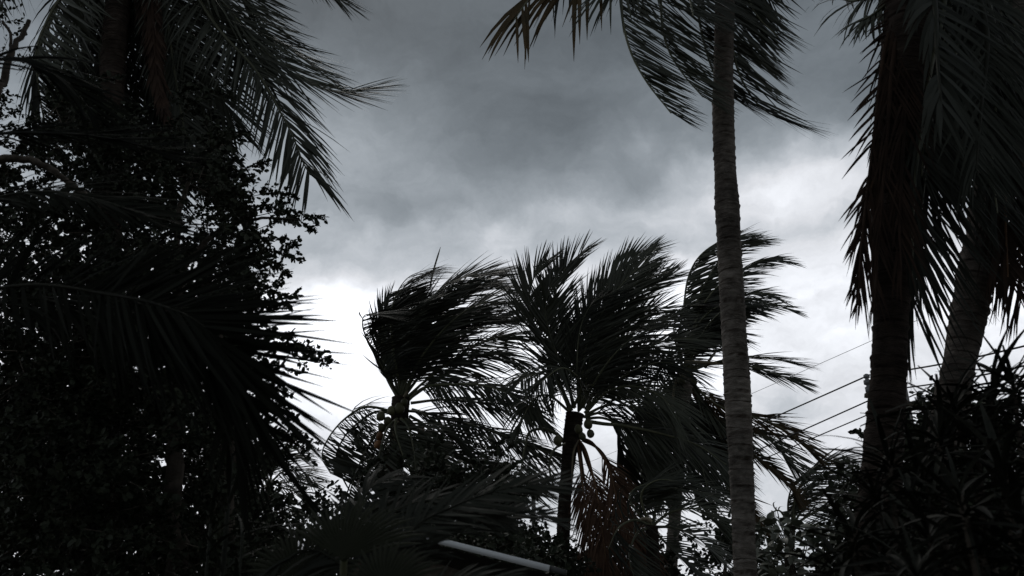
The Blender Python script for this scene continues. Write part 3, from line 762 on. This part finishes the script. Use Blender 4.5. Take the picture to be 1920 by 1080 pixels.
f([(1488, 985), (1520, 965), (1570, 945), (1620, 950)], w=0.9, g=0.4)
f([(1480, 985), (1478, 940), (1490, 905), (1520, 880)], w=1.2, g=0.2)
f([(1480, 985), (1465, 960), (1450, 960), (1435, 985)], w=1.0, g=0.4)
f([(1486, 988), (1520, 985), (1560, 990), (1600, 1020)], w=0.8, g=0.4)

# ================================================================== near palm whose broad frond crosses the left
p11 = palm(150, 3.6, 'young palm close by, its broad frond fanning stiff leaflets over the bright gap', 'young_palm', None)
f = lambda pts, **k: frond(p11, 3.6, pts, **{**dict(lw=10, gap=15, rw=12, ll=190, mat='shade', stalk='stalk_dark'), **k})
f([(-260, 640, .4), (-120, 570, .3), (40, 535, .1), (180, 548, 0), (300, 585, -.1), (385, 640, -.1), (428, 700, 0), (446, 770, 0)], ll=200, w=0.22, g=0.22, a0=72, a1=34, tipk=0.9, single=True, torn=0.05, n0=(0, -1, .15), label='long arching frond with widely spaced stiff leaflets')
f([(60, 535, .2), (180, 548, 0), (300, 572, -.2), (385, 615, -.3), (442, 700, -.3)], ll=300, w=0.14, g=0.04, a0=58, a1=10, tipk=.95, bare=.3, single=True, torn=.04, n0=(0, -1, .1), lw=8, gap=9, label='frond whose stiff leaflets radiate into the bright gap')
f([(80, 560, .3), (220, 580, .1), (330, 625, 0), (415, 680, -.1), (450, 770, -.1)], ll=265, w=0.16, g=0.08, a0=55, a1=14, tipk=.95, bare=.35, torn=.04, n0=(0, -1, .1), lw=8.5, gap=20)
f([(-260, 480, .4), (-100, 400, .3), (60, 360, .2), (200, 380, .1), (320, 430, 0)], ll=150, w=0.5, g=0.3, a0=60, a1=20, single=False)
f([(-200, 330, .5), (-60, 260, .4), (80, 250, .3), (220, 262, .2), (330, 300, .1)], ll=140, w=0.7, g=0.1, a0=50, a1=18, gap=17, lw=9)
f([(-150, 700), (-60, 600), (60, 560), (170, 600), (250, 680)], ll=160, w=0.1, g=0.7, a0=70, dz=.3)
f([(-150, 200), (-60, 130), (40, 110), (120, 150), (180, 220)], ll=140, w=0.2, g=0.6, a0=60, dz=.3)
sx = P(-260, 640, 4.0)
V, F = tube(spline([[sx[0] - .3, 4.0, 0], [sx[0] - .25, 4.0, 1.2], [sx[0], 4.0, sx[2]], [sx[0], 4.0, sx[2] + 1.6]], 16), 0.09, 10)
mesh_obj('trunk', V, F, 'trunk_dark', p11, V[0])

# ------------------------------------------------------------------ small-leaved trees
def leaf_quads(pos, d, nrm, L, W):
    """six-cornered folded leaves, 4 triangles in 2 quads"""
    b = unit(np.cross(d, nrm)); n2 = np.cross(b, d)
    L = L[:, None]; W = W[:, None]
    f_ = n2 * W * .12
    V = np.stack([pos, pos + d * L * .26 + b * W * .43 + f_, pos + d * L * .72 + b * W * .45 + f_, pos + d * L * 1.02,
                  pos + d * L * .72 - b * W * .45 + f_, pos + d * L * .26 - b * W * .43 + f_], 1)
    base = np.arange(len(pos))[:, None] * 6
    F = np.stack([base + [[0, 1, 2, 3]], base + [[0, 3, 4, 5]]], 1).reshape(-1, 4)
    return V.reshape(-1, 3), F
class Foliage:
    def __init__(self): self.tw = Geo(); self.P = []; self.D = []
    def spray(self, a, b, leaf, dens=1.0, bow=0.12, side=0.34, r=None):
        a = np.asarray(a, float); b = np.asarray(b, float)
        L = np.linalg.norm(b - a)
        mid = (a + b) / 2 + rng.normal(0, bow * L * .6, 3) + np.array([0, 0, bow * L])
        C = spline([a, mid, b], 14)
        r = r or L * 0.008
        V, F = tube(C, r * np.linspace(1, 0.25, 14), 4, False); self.tw.add(V, F)
        T = unit(np.gradient(C, axis=0))
        k = max(3, int(L / (leaf * 1.5)))
        curves = [(C, 0.25)]
        for i in range(k):
            t = rng.uniform(0.2, 0.97); j = int(t * 13)
            d = unit(T[j] * 0.8 + rng.normal(0, 0.6, 3) + np.array([.1, 0, .1]))
            ln = L * side * (1.15 - t) * rng.uniform(0.5, 1.2) + leaf * 1.5
            e = C[j] + d * ln + np.array([0, 0, -0.1 * ln])
            c2 = spline([C[j], (C[j] + e) / 2 + rng.normal(0, .08 * ln, 3), e], 6)
            V, F = tube(c2, r * 0.35 * np.linspace(1, .4, 6), 3, False); self.tw.add(V, F)
            curves.append((c2, 0.05))
        for C_, t0 in curves:
            ln = np.linalg.norm(np.diff(C_, axis=0), axis=1).sum()
            m = max(3, int(ln / leaf * 2.6 * dens))
            t = rng.uniform(t0, 1, m) * (len(C_) - 1); i = np.minimum(t.astype(int), len(C_) - 2); f = (t - i)[:, None]
            p = C_[i] * (1 - f) + C_[i + 1] * f
            tt = unit(C_[i + 1] - C_[i])
            d = unit(tt * 0.5 + rng.normal(0, 0.65, (m, 3)) + WIND * 0.25)
            self.P.append(p); self.D.append(d)
    def build(self, root, leaf, mat, twigmat='bark', singles=0, key=None):
        self.tw.build('twigs', twigmat, root)['kind'] = 'stuff'
        p = np.concatenate(self.P); d = np.concatenate(self.D); m = len(p)
        nrm = unit(rng.normal(0, 0.6, (m, 3)) + np.array([0, -0.35, .7]))
        L = leaf * rng.choice([.6, .8, 1.0, 1.25, 1.5], m, p=[.2, .25, .3, .17, .08]) * rng.uniform(0.85, 1.15, m); W = L * rng.uniform(0.55, 0.8, m)
        pick = np.zeros(m, bool)
        if singles:
            sc_ = key(p) + rng.normal(0, 0.3, m)
            pick[np.argsort(-sc_)[:singles]] = True
        V, F = leaf_quads(p[~pick], d[~pick], nrm[~pick], L[~pick], W[~pick])
        mesh_obj('foliage', V, F, mat, root, p[0], smooth=False)['kind'] = 'stuff'
        for i in np.nonzero(pick)[0]:
            V, F = leaf_quads(p[i:i+1], d[i:i+1], nrm[i:i+1], L[i:i+1], W[i:i+1])
            mesh_obj('leaf', V, F, mat, root, p[i], smooth=False)
        return m

def branch(root, pts, w0, w1, D, name='branch', mat='bark', n=24):
    C = spline([P(p[0], p[1], D + (p[2] if len(p) > 2 else 0)) for p in pts], n)
    s_ = mpp(pts[0][0], pts[0][1], D)
    rr = np.linspace(w0, w1, n) * .5 * s_
    C[1:] += rng.normal(0, 1, (n - 1, 3)) * (rr[1:, None] * 0.25)
    V, F = tube(C, rr, 8)
    return mesh_obj(name, V, F, mat, root, C[0])

DA = 7.5
tA = thing('leafy_tree', P(330, 1080, DA) * np.array([1, 1, 0]), 'large dark tree of tiny round leaves with ragged sprays against the bright sky', 'tree')
fo = Foliage()
LEAF_A = 8.6 * mpp(500, 500, DA)
edge = [((330, 230), (440, 188)), ((300, 210), (400, 170)), ((350, 275), (462, 246)), ((380, 300), (470, 268)), ((370, 330), (455, 305)), ((430, 350), (505, 300)),
        ((420, 380), (480, 330)), ((460, 370), (560, 372)), ((450, 400), (540, 400)), ((480, 405), (608, 414)), ((470, 435), (592, 436)), ((450, 460), (560, 462)),
        ((450, 480), (570, 490)), ((440, 500), (540, 512)), ((420, 540), (556, 556)), ((430, 580), (520, 575)), ((440, 620), (545, 640)), ((470, 650), (620, 690)),
        ((460, 655), (600, 664)), ((450, 700), (560, 700)), ((450, 740), (550, 745)), ((450, 760), (560, 790)), ((460, 800), (600, 832)), ((450, 830), (590, 868)),
        ((430, 850), (545, 880)), ((440, 640), (580, 655)), ((470, 700), (530, 725)), ((440, 770), (520, 815))]
for a, b in edge:
    d = DA + rng.uniform(-.5, .6)
    fo.spray(P(*a, d), P(*b, d + rng.uniform(-.3, .3)), LEAF_A, 1.5)
for i in range(1500):                     # the body of the crown
    x = rng.uniform(-60, 470); y = rng.uniform(190, 1090)
    if y < 330 and x < 120 and rng.random() < .5: continue
    xr = np.interp(y, [190, 230, 265, 310, 400, 500, 600, 700, 800, 900, 1090], [120, 190, 300, 400, 470, 450, 430, 450, 450, 470, 480])
    x = min(x, xr)
    if 200 < x < 420 and 690 < y < 1000 and rng.random() < .4: continue
    if y < 470 and rng.random() < .42: continue
    d = DA + rng.uniform(-1.1, 2.2)
    ln = rng.uniform(60, 130); an = rng.normal(-0.1, 0.7)
    fo.spray(P(x - 40, y + 20, d), P(x - 40 + ln * math.cos(an), y + 20 + ln * math.sin(an), d + rng.uniform(-.4, .4)), LEAF_A, 1.3)
for a, b in [((-20, 80), (30, 10)), ((-20, 60), (45, 45)), ((0, 110), (50, 60)), ((20, 120), (70, 90)), ((-20, 20), (20, -20)), ((30, 140), (65, 110))]:
    fo.spray(P(*a, DA), P(*b, DA), LEAF_A, 0.5)
right = P(600, 500, DA)[0]
nA = fo.build(tA, LEAF_A, 'small', singles=300, key=lambda p: p[:, 0] * 1.0 - np.abs(p[:, 2] - P(500, 550, DA)[2]) * 0.12)
branch(tA, [(330, 1200), (322, 1000), (330, 820), (350, 650), (330, 480)], 46, 22, DA, 'trunk')
branch(tA, [(420, 1200), (424, 1000), (426, 800), (410, 640), (380, 520)], 42, 20, DA, 'trunk')
branch(tA, [(350, 650), (280, 520), (200, 420), (120, 330)], 20, 8, DA)
branch(tA, [(330, 520), (400, 440), (480, 410), (560, 412)], 14, 3, DA)
branch(tA, [(330, 480), (340, 380), (380, 300), (450, 250)], 14, 3, DA)
branch(tA, [(400, 640), (460, 660), (540, 670), (600, 680)], 10, 2, DA)
branch(tA, [(-40, 298, -3.0), (60, 301, -3.0), (128, 342, -3.0), (190, 386, -3.0)], 11, 4, DA)['label'] = 'bare pale branch'
branch(tA, [(-30, 230, -2.8), (5, 150, -2.8), (22, 100, -2.8), (55, 38, -2.8)], 12, 5, DA)
branch(tA, [(5, 40, -.5), (20, 70, -.5), (10, 150, -.5)], 5, 5, DA)

DB = 14.0
tB = thing('leafy_tree', P(800, 1080, DB) * np.array([1, 1, 0]), 'low small-leaved tree in front of the nut-laden palm, its leafy top just below the crown', 'tree')
fo = Foliage(); LEAF_B = 10 * mpp(800, 900, DB)
for a, b in [((660, 990), (600, 935)), ((650, 1000), (585, 985)), ((680, 960), (625, 905)), ((690, 930), (660, 880)), ((720, 920), (705, 870)), ((760, 930), (800, 872)), ((820, 920), (860, 870)),
             ((850, 900), (900, 865)), ((870, 920), (950, 890)), ((890, 940), (975, 925)), ((820, 900), (830, 850)), ((880, 910), (925, 872)), ((640, 1010), (575, 950))]:
    d = DB + rng.uniform(-.5, .5); fo.spray(P(*a, d), P(*b, d), LEAF_B, 1.0)
for i in range(330):
    x = rng.uniform(600, 940); y = rng.uniform(890, 1090)
    if x < 680 and y < 980: continue
    d = DB + rng.uniform(-.8, 1.2); ln = rng.uniform(50, 100); an = rng.normal(-.3, .8)
    fo.spray(P(x, y, d), P(x + ln * math.cos(an), y + ln * math.sin(an), d + rng.uniform(-.3, .3)), LEAF_B, .9)
fo.build(tB, LEAF_B, 'small', singles=120, key=lambda p: p[:, 2])
branch(tB, [(800, 1250), (795, 1080), (770, 980), (740, 900)], 26, 8, DB, 'trunk')
branch(tB, [(795, 1080), (840, 980), (890, 910)], 14, 4, DB)
branch(tB, [(790, 1060), (720, 1000), (650, 960)], 12, 3, DB)

# bushes that close the gap under the crowns, each its own
def bush(px0, px1, py, D, label, n=60, lf=9, low=1120, dens=.9, name='leafy_bush'):
    t = thing(name, P((px0 + px1) / 2, 1080, D) * np.array([1, 1, 0]), label, 'bush', 'dark bushes behind the palms')
    fo = Foliage(); leaf = lf * mpp((px0 + px1) / 2, py, D)
    for i in range(n):
        x = rng.uniform(px0, px1); u = 2 * (x - px0) / (px1 - px0) - 1
        top = py + (low - py) * 0.45 * u * u
        y = rng.uniform(top + 25, low); d = D + rng.uniform(-.8, .8)
        ln = rng.uniform(40, 80); an = rng.normal(-1.0, .8)
        fo.spray(P(x, y, d), P(x + ln * math.cos(an), y + ln * math.sin(an), d + rng.uniform(-.3, .3)), leaf, dens)
    fo.build(t, leaf, 'small')
    branch(t, [((px0 + px1) / 2, 1400), ((px0 + px1) / 2, 1080), ((px0 + px1) / 2 + 8, py + 60)], 18, 6, D, 'trunk')
bush(380, 640, 930, 16, 'dark bush under the small distant palm', 150)
bush(900, 1060, 1000, 17, 'dark bush behind the sloping pale roof edge', 110)
bush(1040, 1260, 1020, 22, 'low dark bush between the two thin palm trunks', 80)
bush(1300, 1420, 985, 20, 'dark bush behind the foot of the tall ringed trunk', 70)
bush(-160, 460, 640, 12, 'tall dark bush behind the large small-leaved tree', 800, 11)
bush(560, 1000, 985, 11, 'dark bush under the low small-leaved tree', 150, 9)
bush(1560, 2020, 760, 10, 'tall dark bush behind the strap-leaved plants', 520, 12)
bush(1640, 1980, 900, 7, 'dark bush in the corner under the leaning trunk', 360, 12)

# ------------------------------------------------------------------ broad-leaved shrub
DS = 13.0
tS = thing('broadleaf_shrub', P(1520, 1080, DS) * np.array([1, 1, 0]), 'shrub of big rounded grey green leaves beside the tall ringed trunk', 'shrub')
def leaf_mesh(name, mat, k=5, wd=0.62, droop=0.25, fold=0.12, bend=0.0):
    t = np.linspace(0, 1, k + 1); w = np.sin(np.pi * np.clip(t * 0.92 + 0.06, 0, 1)) ** .8 * wd / 2; w[0] = 0.02; w[-1] = 0.015
    z = -droop * t ** 2
    V = []
    for i in range(k + 1):
        y = bend * t[i] ** 2
        V += [(t[i], y - w[i], z[i] + fold * w[i]), (t[i], y, z[i]), (t[i], y + w[i], z[i] + fold * w[i])]
    F = []
    for i in range(k):
        a = i * 3
        F += [[a, a + 1, a + 4, a + 3], [a + 1, a + 2, a + 5, a + 4]]
    o = mesh_obj(name, np.array(V), np.array(F), mat, None, (0, 0, 0)); me = o.data
    bpy.data.objects.remove(o)
    return me
def place_leaf(me, root, pos, d, L, roll=0.0, name='leaf'):
    d = Vector(d).normalized()
    yaw = math.atan2(d.y, d.x); pit = math.asin(max(-1, min(1, d.z)))
    o = bpy.data.objects.new(name, me); COL.objects.link(o); o.parent = root
    o.location = pos - wloc(root)
    o.rotation_mode = 'QUATERNION'
    o.rotation_quaternion = Quaternion((0, 0, 1), yaw) @ Quaternion((0, 1, 0), -pit) @ Quaternion((1, 0, 0), roll)
    o.scale = (L, L, L)
    return o
broad = [leaf_mesh('leaf', 'broad', 5, w_, dr, .3) for w_, dr in ((.62, .25), (.7, .12), (.55, .4))]
def joined_leaves(root, items, variants, name, mat):
    g = Geo()
    for (me, pos, d, L, roll) in items:
        co = np.empty(len(me.vertices) * 3, np.float32); me.vertices.foreach_get('co', co); co = co.reshape(-1, 3)
        fv = np.array([list(p.vertices) for p in me.polygons])
        d = Vector(d).normalized()
        q = Quaternion((0, 0, 1), math.atan2(d.y, d.x)) @ Quaternion((0, 1, 0), -math.asin(max(-1, min(1, d.z)))) @ Quaternion((1, 0, 0), roll)
        g.add(co @ np.array(q.to_matrix()).T * L + pos, fv)
    o = g.build(name, mat, root); o['kind'] = 'stuff'
items = []
for i in range(760):
    x = rng.uniform(1405, 1680)
    top = np.interp(x, [1405, 1450, 1480, 1530, 1600, 1680], [975, 960, 958, 985, 975, 960])
    y = top + 8 + rng.random() ** 1.1 * (1110 - top)
    d = DS + rng.uniform(-1.0, 1.0)
    dr = unit(np.array([rng.normal(.35, .6), rng.normal(-.35, .5), rng.normal(-.1, .5)]))
    items.append((broad[int(rng.integers(3))], P(x, y, d), dr, rng.uniform(15, 26) * mpp(x, y, d), rng.normal(0, .5)))
items.sort(key=lambda q: q[1][1])
for it in items[:300]:
    place_leaf(it[0], tS, it[1], it[2], it[3], it[4])
joined_leaves(tS, items[300:], broad, 'inner_leaves', 'broad')
g = Geo()
for i in range(40):
    x = rng.uniform(1420, 1660); b = P(1540 + (x - 1540) * .3, 1300, DS); e = P(x, rng.uniform(985, 1080), DS + rng.uniform(-.8, .8))
    V, F = tube(spline([b, (b + e) / 2 + rng.normal(0, .1, 3), e], 10), np.linspace(.03, .006, 10), 5, False); g.add(V, F)
g.build('twigs', 'bark', tS)['kind'] = 'stuff'

# ------------------------------------------------------------------ strap-leaved plants (right)
strap = [leaf_mesh('leaf', 'strap', 7, w_, dr, .5, bd) for w_, dr, bd in ((.085, .18, .1), (.10, .38, -.15), (.075, .07, 0), (.09, .6, .2), (.08, .9, -.1), (.095, .3, .25), (.07, .5, -.25))]
def strap_plant(label, D, heads, n, ln):
    hx, hy = heads[0]
    t = thing('strap_leaf_plant', P(hx, 1080, D) * np.array([1, 1, 0]), label, 'plant', 'strap-leaved plants around the stout palm')
    base = P(hx, 1080, D) * np.array([1, 1, 0])
    for (x, y) in heads:
        d = D + rng.uniform(-.35, .35)
        c = P(x, y, d)
        bb = base + np.array([(c[0] - base[0]) * .5, (c[1] - base[1]) * .5, 0])
        V, F = tube(spline([bb, (bb + c) / 2 + rng.normal(0, .05, 3), c], 12), np.linspace(.022, .014, 12), 6)
        mesh_obj('stem', V, F, 'bark', t, bb)
        s_ = mpp(x, y, d)
        for i in range(n):
            u = (i + .5) / n; a = i * 2.39996 + rng.uniform(-.3, .3)
            z = 1.0 - 1.45 * u + rng.normal(0, .12)
            hr = math.sqrt(max(0.05, 1 - min(1, abs(z)) ** 2))
            dr = np.array([hr * math.cos(a) + .15, hr * math.sin(a), z])
            place_leaf(strap[int(rng.integers(7))], t, c + np.array([0, 0, -.12 * u]), dr, ln * s_ * rng.uniform(.55, 1.25), rng.normal(0, .25))
    return t
strap_plant('strap-leaved plant poking pointed leaves past the stout trunk into the bright sky', 3.9, [(1668, 860), (1640, 930), (1600, 1000), (1650, 1050), (1580, 1070)], 44, 120)
strap_plant('tallest strap-leaved plant, its spiky tops before the foot of the leaning trunk', 4.3, [(1790, 760), (1860, 745), (1760, 820), (1900, 720), (1830, 820), (1730, 900)], 44, 130)
strap_plant('strap-leaved plant nearest the picture corner with long drooping blades', 3.3, [(1880, 880), (1800, 930), (1910, 980), (1840, 1040), (1740, 1000), (1720, 1080)], 44, 150)

# ------------------------------------------------------------------ utility pole and wires
DP = 17.0
up = thing('utility_pole', P(1692, 1080, DP) * np.array([1, 1, 0]), 'near concrete utility pole with insulators half hidden behind the stout palm trunk', 'utility pole')
c = P(1692, 742, DP)
V, F = tube(np.array([[c[0], c[1], 0], [c[0], c[1], c[2] + .25]]), [.17, .12], 12)
mesh_obj('shaft', V, F, 'concrete', up, V[0])
a3, b3 = P(1622, 741, DP - .15), P(1740, 764, DP - .15)
def box_between(a, b, h, w):
    a = np.array(a); b = np.array(b); d = unit(b - a); s = unit(np.cross(d, [0, 0, 1.0])); u = np.cross(s, d)
    V = []
    for p in (a, b):
        for sx_, sz_ in ((-1, -1), (1, -1), (1, 1), (-1, 1)):
            V.append(p + s * w / 2 * sx_ + u * h / 2 * sz_)
    F = np.array([[0, 3, 2, 1], [4, 5, 6, 7], [0, 1, 5, 4], [1, 2, 6, 5], [2, 3, 7, 6], [3, 0, 4, 7]])
    return np.array(V), F
V, F = box_between(a3, b3, .09, .09)
mesh_obj('crossarm', V, F, 'timber', up, V[0], smooth=False)
def insulator(px, py0, py1, D):
    a = P(px, py1, D); b = P(px, py0, D)
    h = b[2] - a[2]
    prof = [(0, .03), (.05, .07), (.30, .075), (.34, .04), (.42, .04), (.46, .08), (.66, .08), (.70, .04), (.76, .04), (.80, .07), (.95, .06), (1, .02)]
    C = np.array([a + np.array([0, 0, h * q[0]]) for q in prof])
    V, F = tube(C, np.array([q[1] for q in prof]), 12, False)
    mesh_obj('insulator', V, F, 'porcelain', up, a)
insulator(1630, 701, 737, DP - .15); insulator(1678, 728, 750, DP - .15); insulator(1729, 733, 760, DP - .15)
def wire(label, left, mid, right, r):
    g = Geo()
    a = P(*left); m = P(*mid)
    def sag(p, q, s):
        t = np.linspace(0, 1, 24)[:, None]; C = p * (1 - t) + q * t
        C[:, 2] -= (4 * s * t * (1 - t))[:, 0]
        return C
    C = sag(a, m, .12)
    if right is not None:
        C = np.vstack([C[:-1], sag(m, P(*right), .1)])
    V, F = tube(C, r, 6)
    tag(mesh_obj('power_line', V, F, 'wire', None, V[0]), label, 'wire', 'power lines at the utility pole')
wire('thin topmost wire running far above the insulators', (1000, 907, 45), (1730, 596, 17.3), None, .006)
wire('thick cable on the first insulator, just clear of the stout trunk', (1000, 968, 45), (1630, 703, DP - .15), (2100, 600, 11), .017)
wire('cable on the middle insulator behind the stout trunk', (1000, 1018, 45), (1678, 729, DP - .15), (2100, 636, 11), .016)
wire('lowest cable, held by the insulator among the strap leaves', (1000, 1030, 45), (1729, 734, DP - .15), (2100, 655, 11), .014)

far = P(1000, 900, 45.1)
fpole = thing('utility_pole', far * np.array([1, 1, 0]), 'distant utility pole between the nut-laden palm and the dark thin trunk', 'utility pole')
V, F = tube(np.array([[far[0], far[1], 0], far]), [.16, .11], 10)
mesh_obj('shaft', V, F, 'concrete', fpole, V[0])
fc = P(1000, 970, 45.1)
V, F = box_between(fc + np.array([-.8, .2, 0]), fc + np.array([.8, -.2, 0]), .1, .1)
mesh_obj('crossarm', V, F, 'timber', fpole, V[0], smooth=False)

# ------------------------------------------------------------------ shed with the pale sloping roof edge
DR = 7.0
sh = thing('shed', P(960, 1080, DR + 1.0) * np.array([1, 1, 0]), 'low dark shed with a pale metal roof edge sloping among the fronds', 'shed')
e0, e1 = P(640, 968, DR + .75), P(1030, 1066, DR)
V, F = box_between(e0, e1, .052, .03)
mesh_obj('fascia', V, F, 'metal', sh, V[0], smooth=False)
V, F = box_between(e1 + np.array([.003, 0.02, .005]), P(1062, 1074, DR - .05) + np.array([0, .02, 0]), .045, .03)
mesh_obj('roof_bracket', V, F, 'roof', sh, V[0], smooth=False)
dn = np.array([0.12, 2.2, -.42])
k = 26
V = []; F = []
for i in range(k + 1):
    p = e0 * (1 - i / k) + e1 * (i / k); z = .014 * (i % 2) - .05
    V += [p + np.array([0, .03, z]), p + dn + np.array([0, 0, z])]
for i in range(k): F.append([2 * i, 2 * i + 2, 2 * i + 3, 2 * i + 1])
mesh_obj('roof_sheet', np.array(V), np.array(F), 'roof', sh, V[0], smooth=False)
for p in (e0 + np.array([.1, .12, -.06]), e1 + np.array([-.12, .12, -.06])):
    V, F = box_between([p[0], p[1], 0], p, .09, .09)
    mesh_obj('post', V, F, 'timber', sh, V[0], smooth=False)
q0 = e0 + np.array([.06, .5, -.15]); q1 = e1 + np.array([-.06, .5, -.2])
V = np.array([[q0[0], q0[1], 0], [q1[0], q1[1], 0], q1, q0, [q0[0], q0[1] + .06, 0], [q1[0], q1[1] + .06, 0], q1 + [0, .06, 0], q0 + [0, .06, 0]])
mesh_obj('wall', V, np.array([[0, 1, 2, 3], [7, 6, 5, 4], [3, 2, 6, 7], [1, 5, 6, 2], [4, 0, 3, 7]]), 'timber', sh, V[0], smooth=False)

# ------------------------------------------------------------------ near low palms along the bottom edge
p12 = palm(760, 3.4, 'low foreground palm with soft fronds arching over the roof edge', 'young_palm', None)
f = lambda pts, **k: frond(p12, 3.4, pts, **{**dict(lw=9, gap=13, rw=9, ll=150, dz=0, mat='greydark', stalk='stalk_dark'), **k})
f([(720, 1130), (770, 1000), (850, 950), (950, 916), (1050, 906)], ll=100, w=0.6, g=0.12, mat='greydark')
f([(720, 1130), (740, 1030), (800, 978), (880, 962), (960, 985)], ll=62, w=0.4, g=0.3)
f([(715, 1130), (700, 1040), (740, 960), (830, 935), (920, 950)], ll=95, w=0.5, g=0.3, dz=.4, mat='greydark')
f([(705, 1130), (640, 1060), (580, 1030), (520, 1060)], ll=110, w=0.4, g=0.6, mat='greydark')
f([(730, 1150), (830, 1095), (920, 1082), (1000, 1100)], ll=55, w=0.3, g=0.3, dz=-.3, mat='cane')
f([(710, 1130), (670, 1010), (690, 920), (760, 890)], ll=100, w=0.5, g=0.4, dz=.5, mat='greydark')
f([(735, 1130), (790, 1040), (880, 985), (985, 960), (1060, 985)], ll=70, w=0.5, g=0.25, dz=.5, mat='greydark')
b0 = P(720, 1130, 3.4)
V, F = tube(np.array([[b0[0], b0[1], 0], b0 * [1, 1, .5], b0]), [.09, .08, .06], 10); mesh_obj('trunk', V, F, 'trunk_dark', p12, V[0])

fp = thing('fan_palm', P(640, 1080, 4.2) * np.array([1, 1, 0]), 'fan palm in the foreground with pleated upright fan leaves', 'fan palm')
def fan(cx, cy, D, a_from, a_to, rad, n, tilt):
    c = P(cx, cy, D); s_ = mpp(cx, cy, D); r = rad * s_
    up_ = unit(np.array([0, tilt, 1.0])); rt = np.array([1.0, 0, 0]); nr = np.cross(rt, up_)
    g = Geo()
    for i in range(n):
        aa = [R(a_from + (a_to - a_from) * (i + q) / n) for q in (0, .5, 1)]
        dd = [math.cos(a) * rt + math.sin(a) * up_ for a in aa]
        L = r * rng.uniform(.88, 1.08)
        k = 6; V = []
        for j in range(k + 1):
            t = j / k
            for e, d in enumerate(dd):
                sp = 1.0 if t < .55 else 1 - ((t - .55) / .45) ** 1.3
                d2 = dd[1] + (d - dd[1]) * sp
                V.append(c + d2 * L * t + nr * (0.02 * r * (1 if e == 1 else -1) * min(1, t * 2)) * sp + np.array([0.10, 0, -.14]) * r * t ** 3)
        F = []
        for j in range(k):
            b = j * 3; F += [[b, b + 1, b + 4, b + 3], [b + 1, b + 2, b + 5, b + 4]]
        g.add(np.array(V), np.array(F))
    o = g.build('fan_leaf', 'fan', fp, c, smooth=False)
    bb = P(640, 1080, 4.2) * np.array([1, 1, 0])
    V, F = tube(spline([bb, (bb + c) / 2 + np.array([.03, 0, 0]), c], 12), .013, 6); mesh_obj('leaf_stalk', V, F, 'rachis', fp, bb)
fan(645, 1050, 3.05, 20, 150, 150, 26, .25)
fan(560, 1085, 3.4, 15, 170, 120, 24, .1)
fan(720, 1110, 2.9, 10, 165, 120, 24, .35)

# ------------------------------------------------------------------ tall cane with long leaves (bottom left)
cn = thing('cane_plant', P(440, 1080, 4.0) * np.array([1, 1, 0]), 'tall cane with long arching ribbon leaves in front of the dark trunks', 'plant')
cane = [leaf_mesh('leaf', 'cane', 8, w_, dr, .4) for w_, dr in ((.07, .5), (.06, .75), (.075, .35))]
for (x, yt) in ((436, 850), (425, 960), (455, 1000), (395, 980)):
    a = P(x + 6, 1080, 4.0) * np.array([1, 1, 0]); b = P(x, yt, 4.0)
    V, F = tube(spline([a, (a + b) / 2 + np.array([.02, 0, 0]), b], 14), np.linspace(.012, .006, 14), 6); mesh_obj('stem', V, F, 'cane', cn, a)
    for i in range(16):
        t = rng.uniform(.45, 1.0); pos = a * (1 - t) + b * t; an = rng.uniform(0, 6.28)
        place_leaf(cane[int(rng.integers(3))], cn, pos, (math.cos(an) * .7 + .15, math.sin(an) * .6, rng.uniform(.5, 1.1)), rng.uniform(80, 140) * mpp(x, 950, 4.0), rng.normal(0, .3))
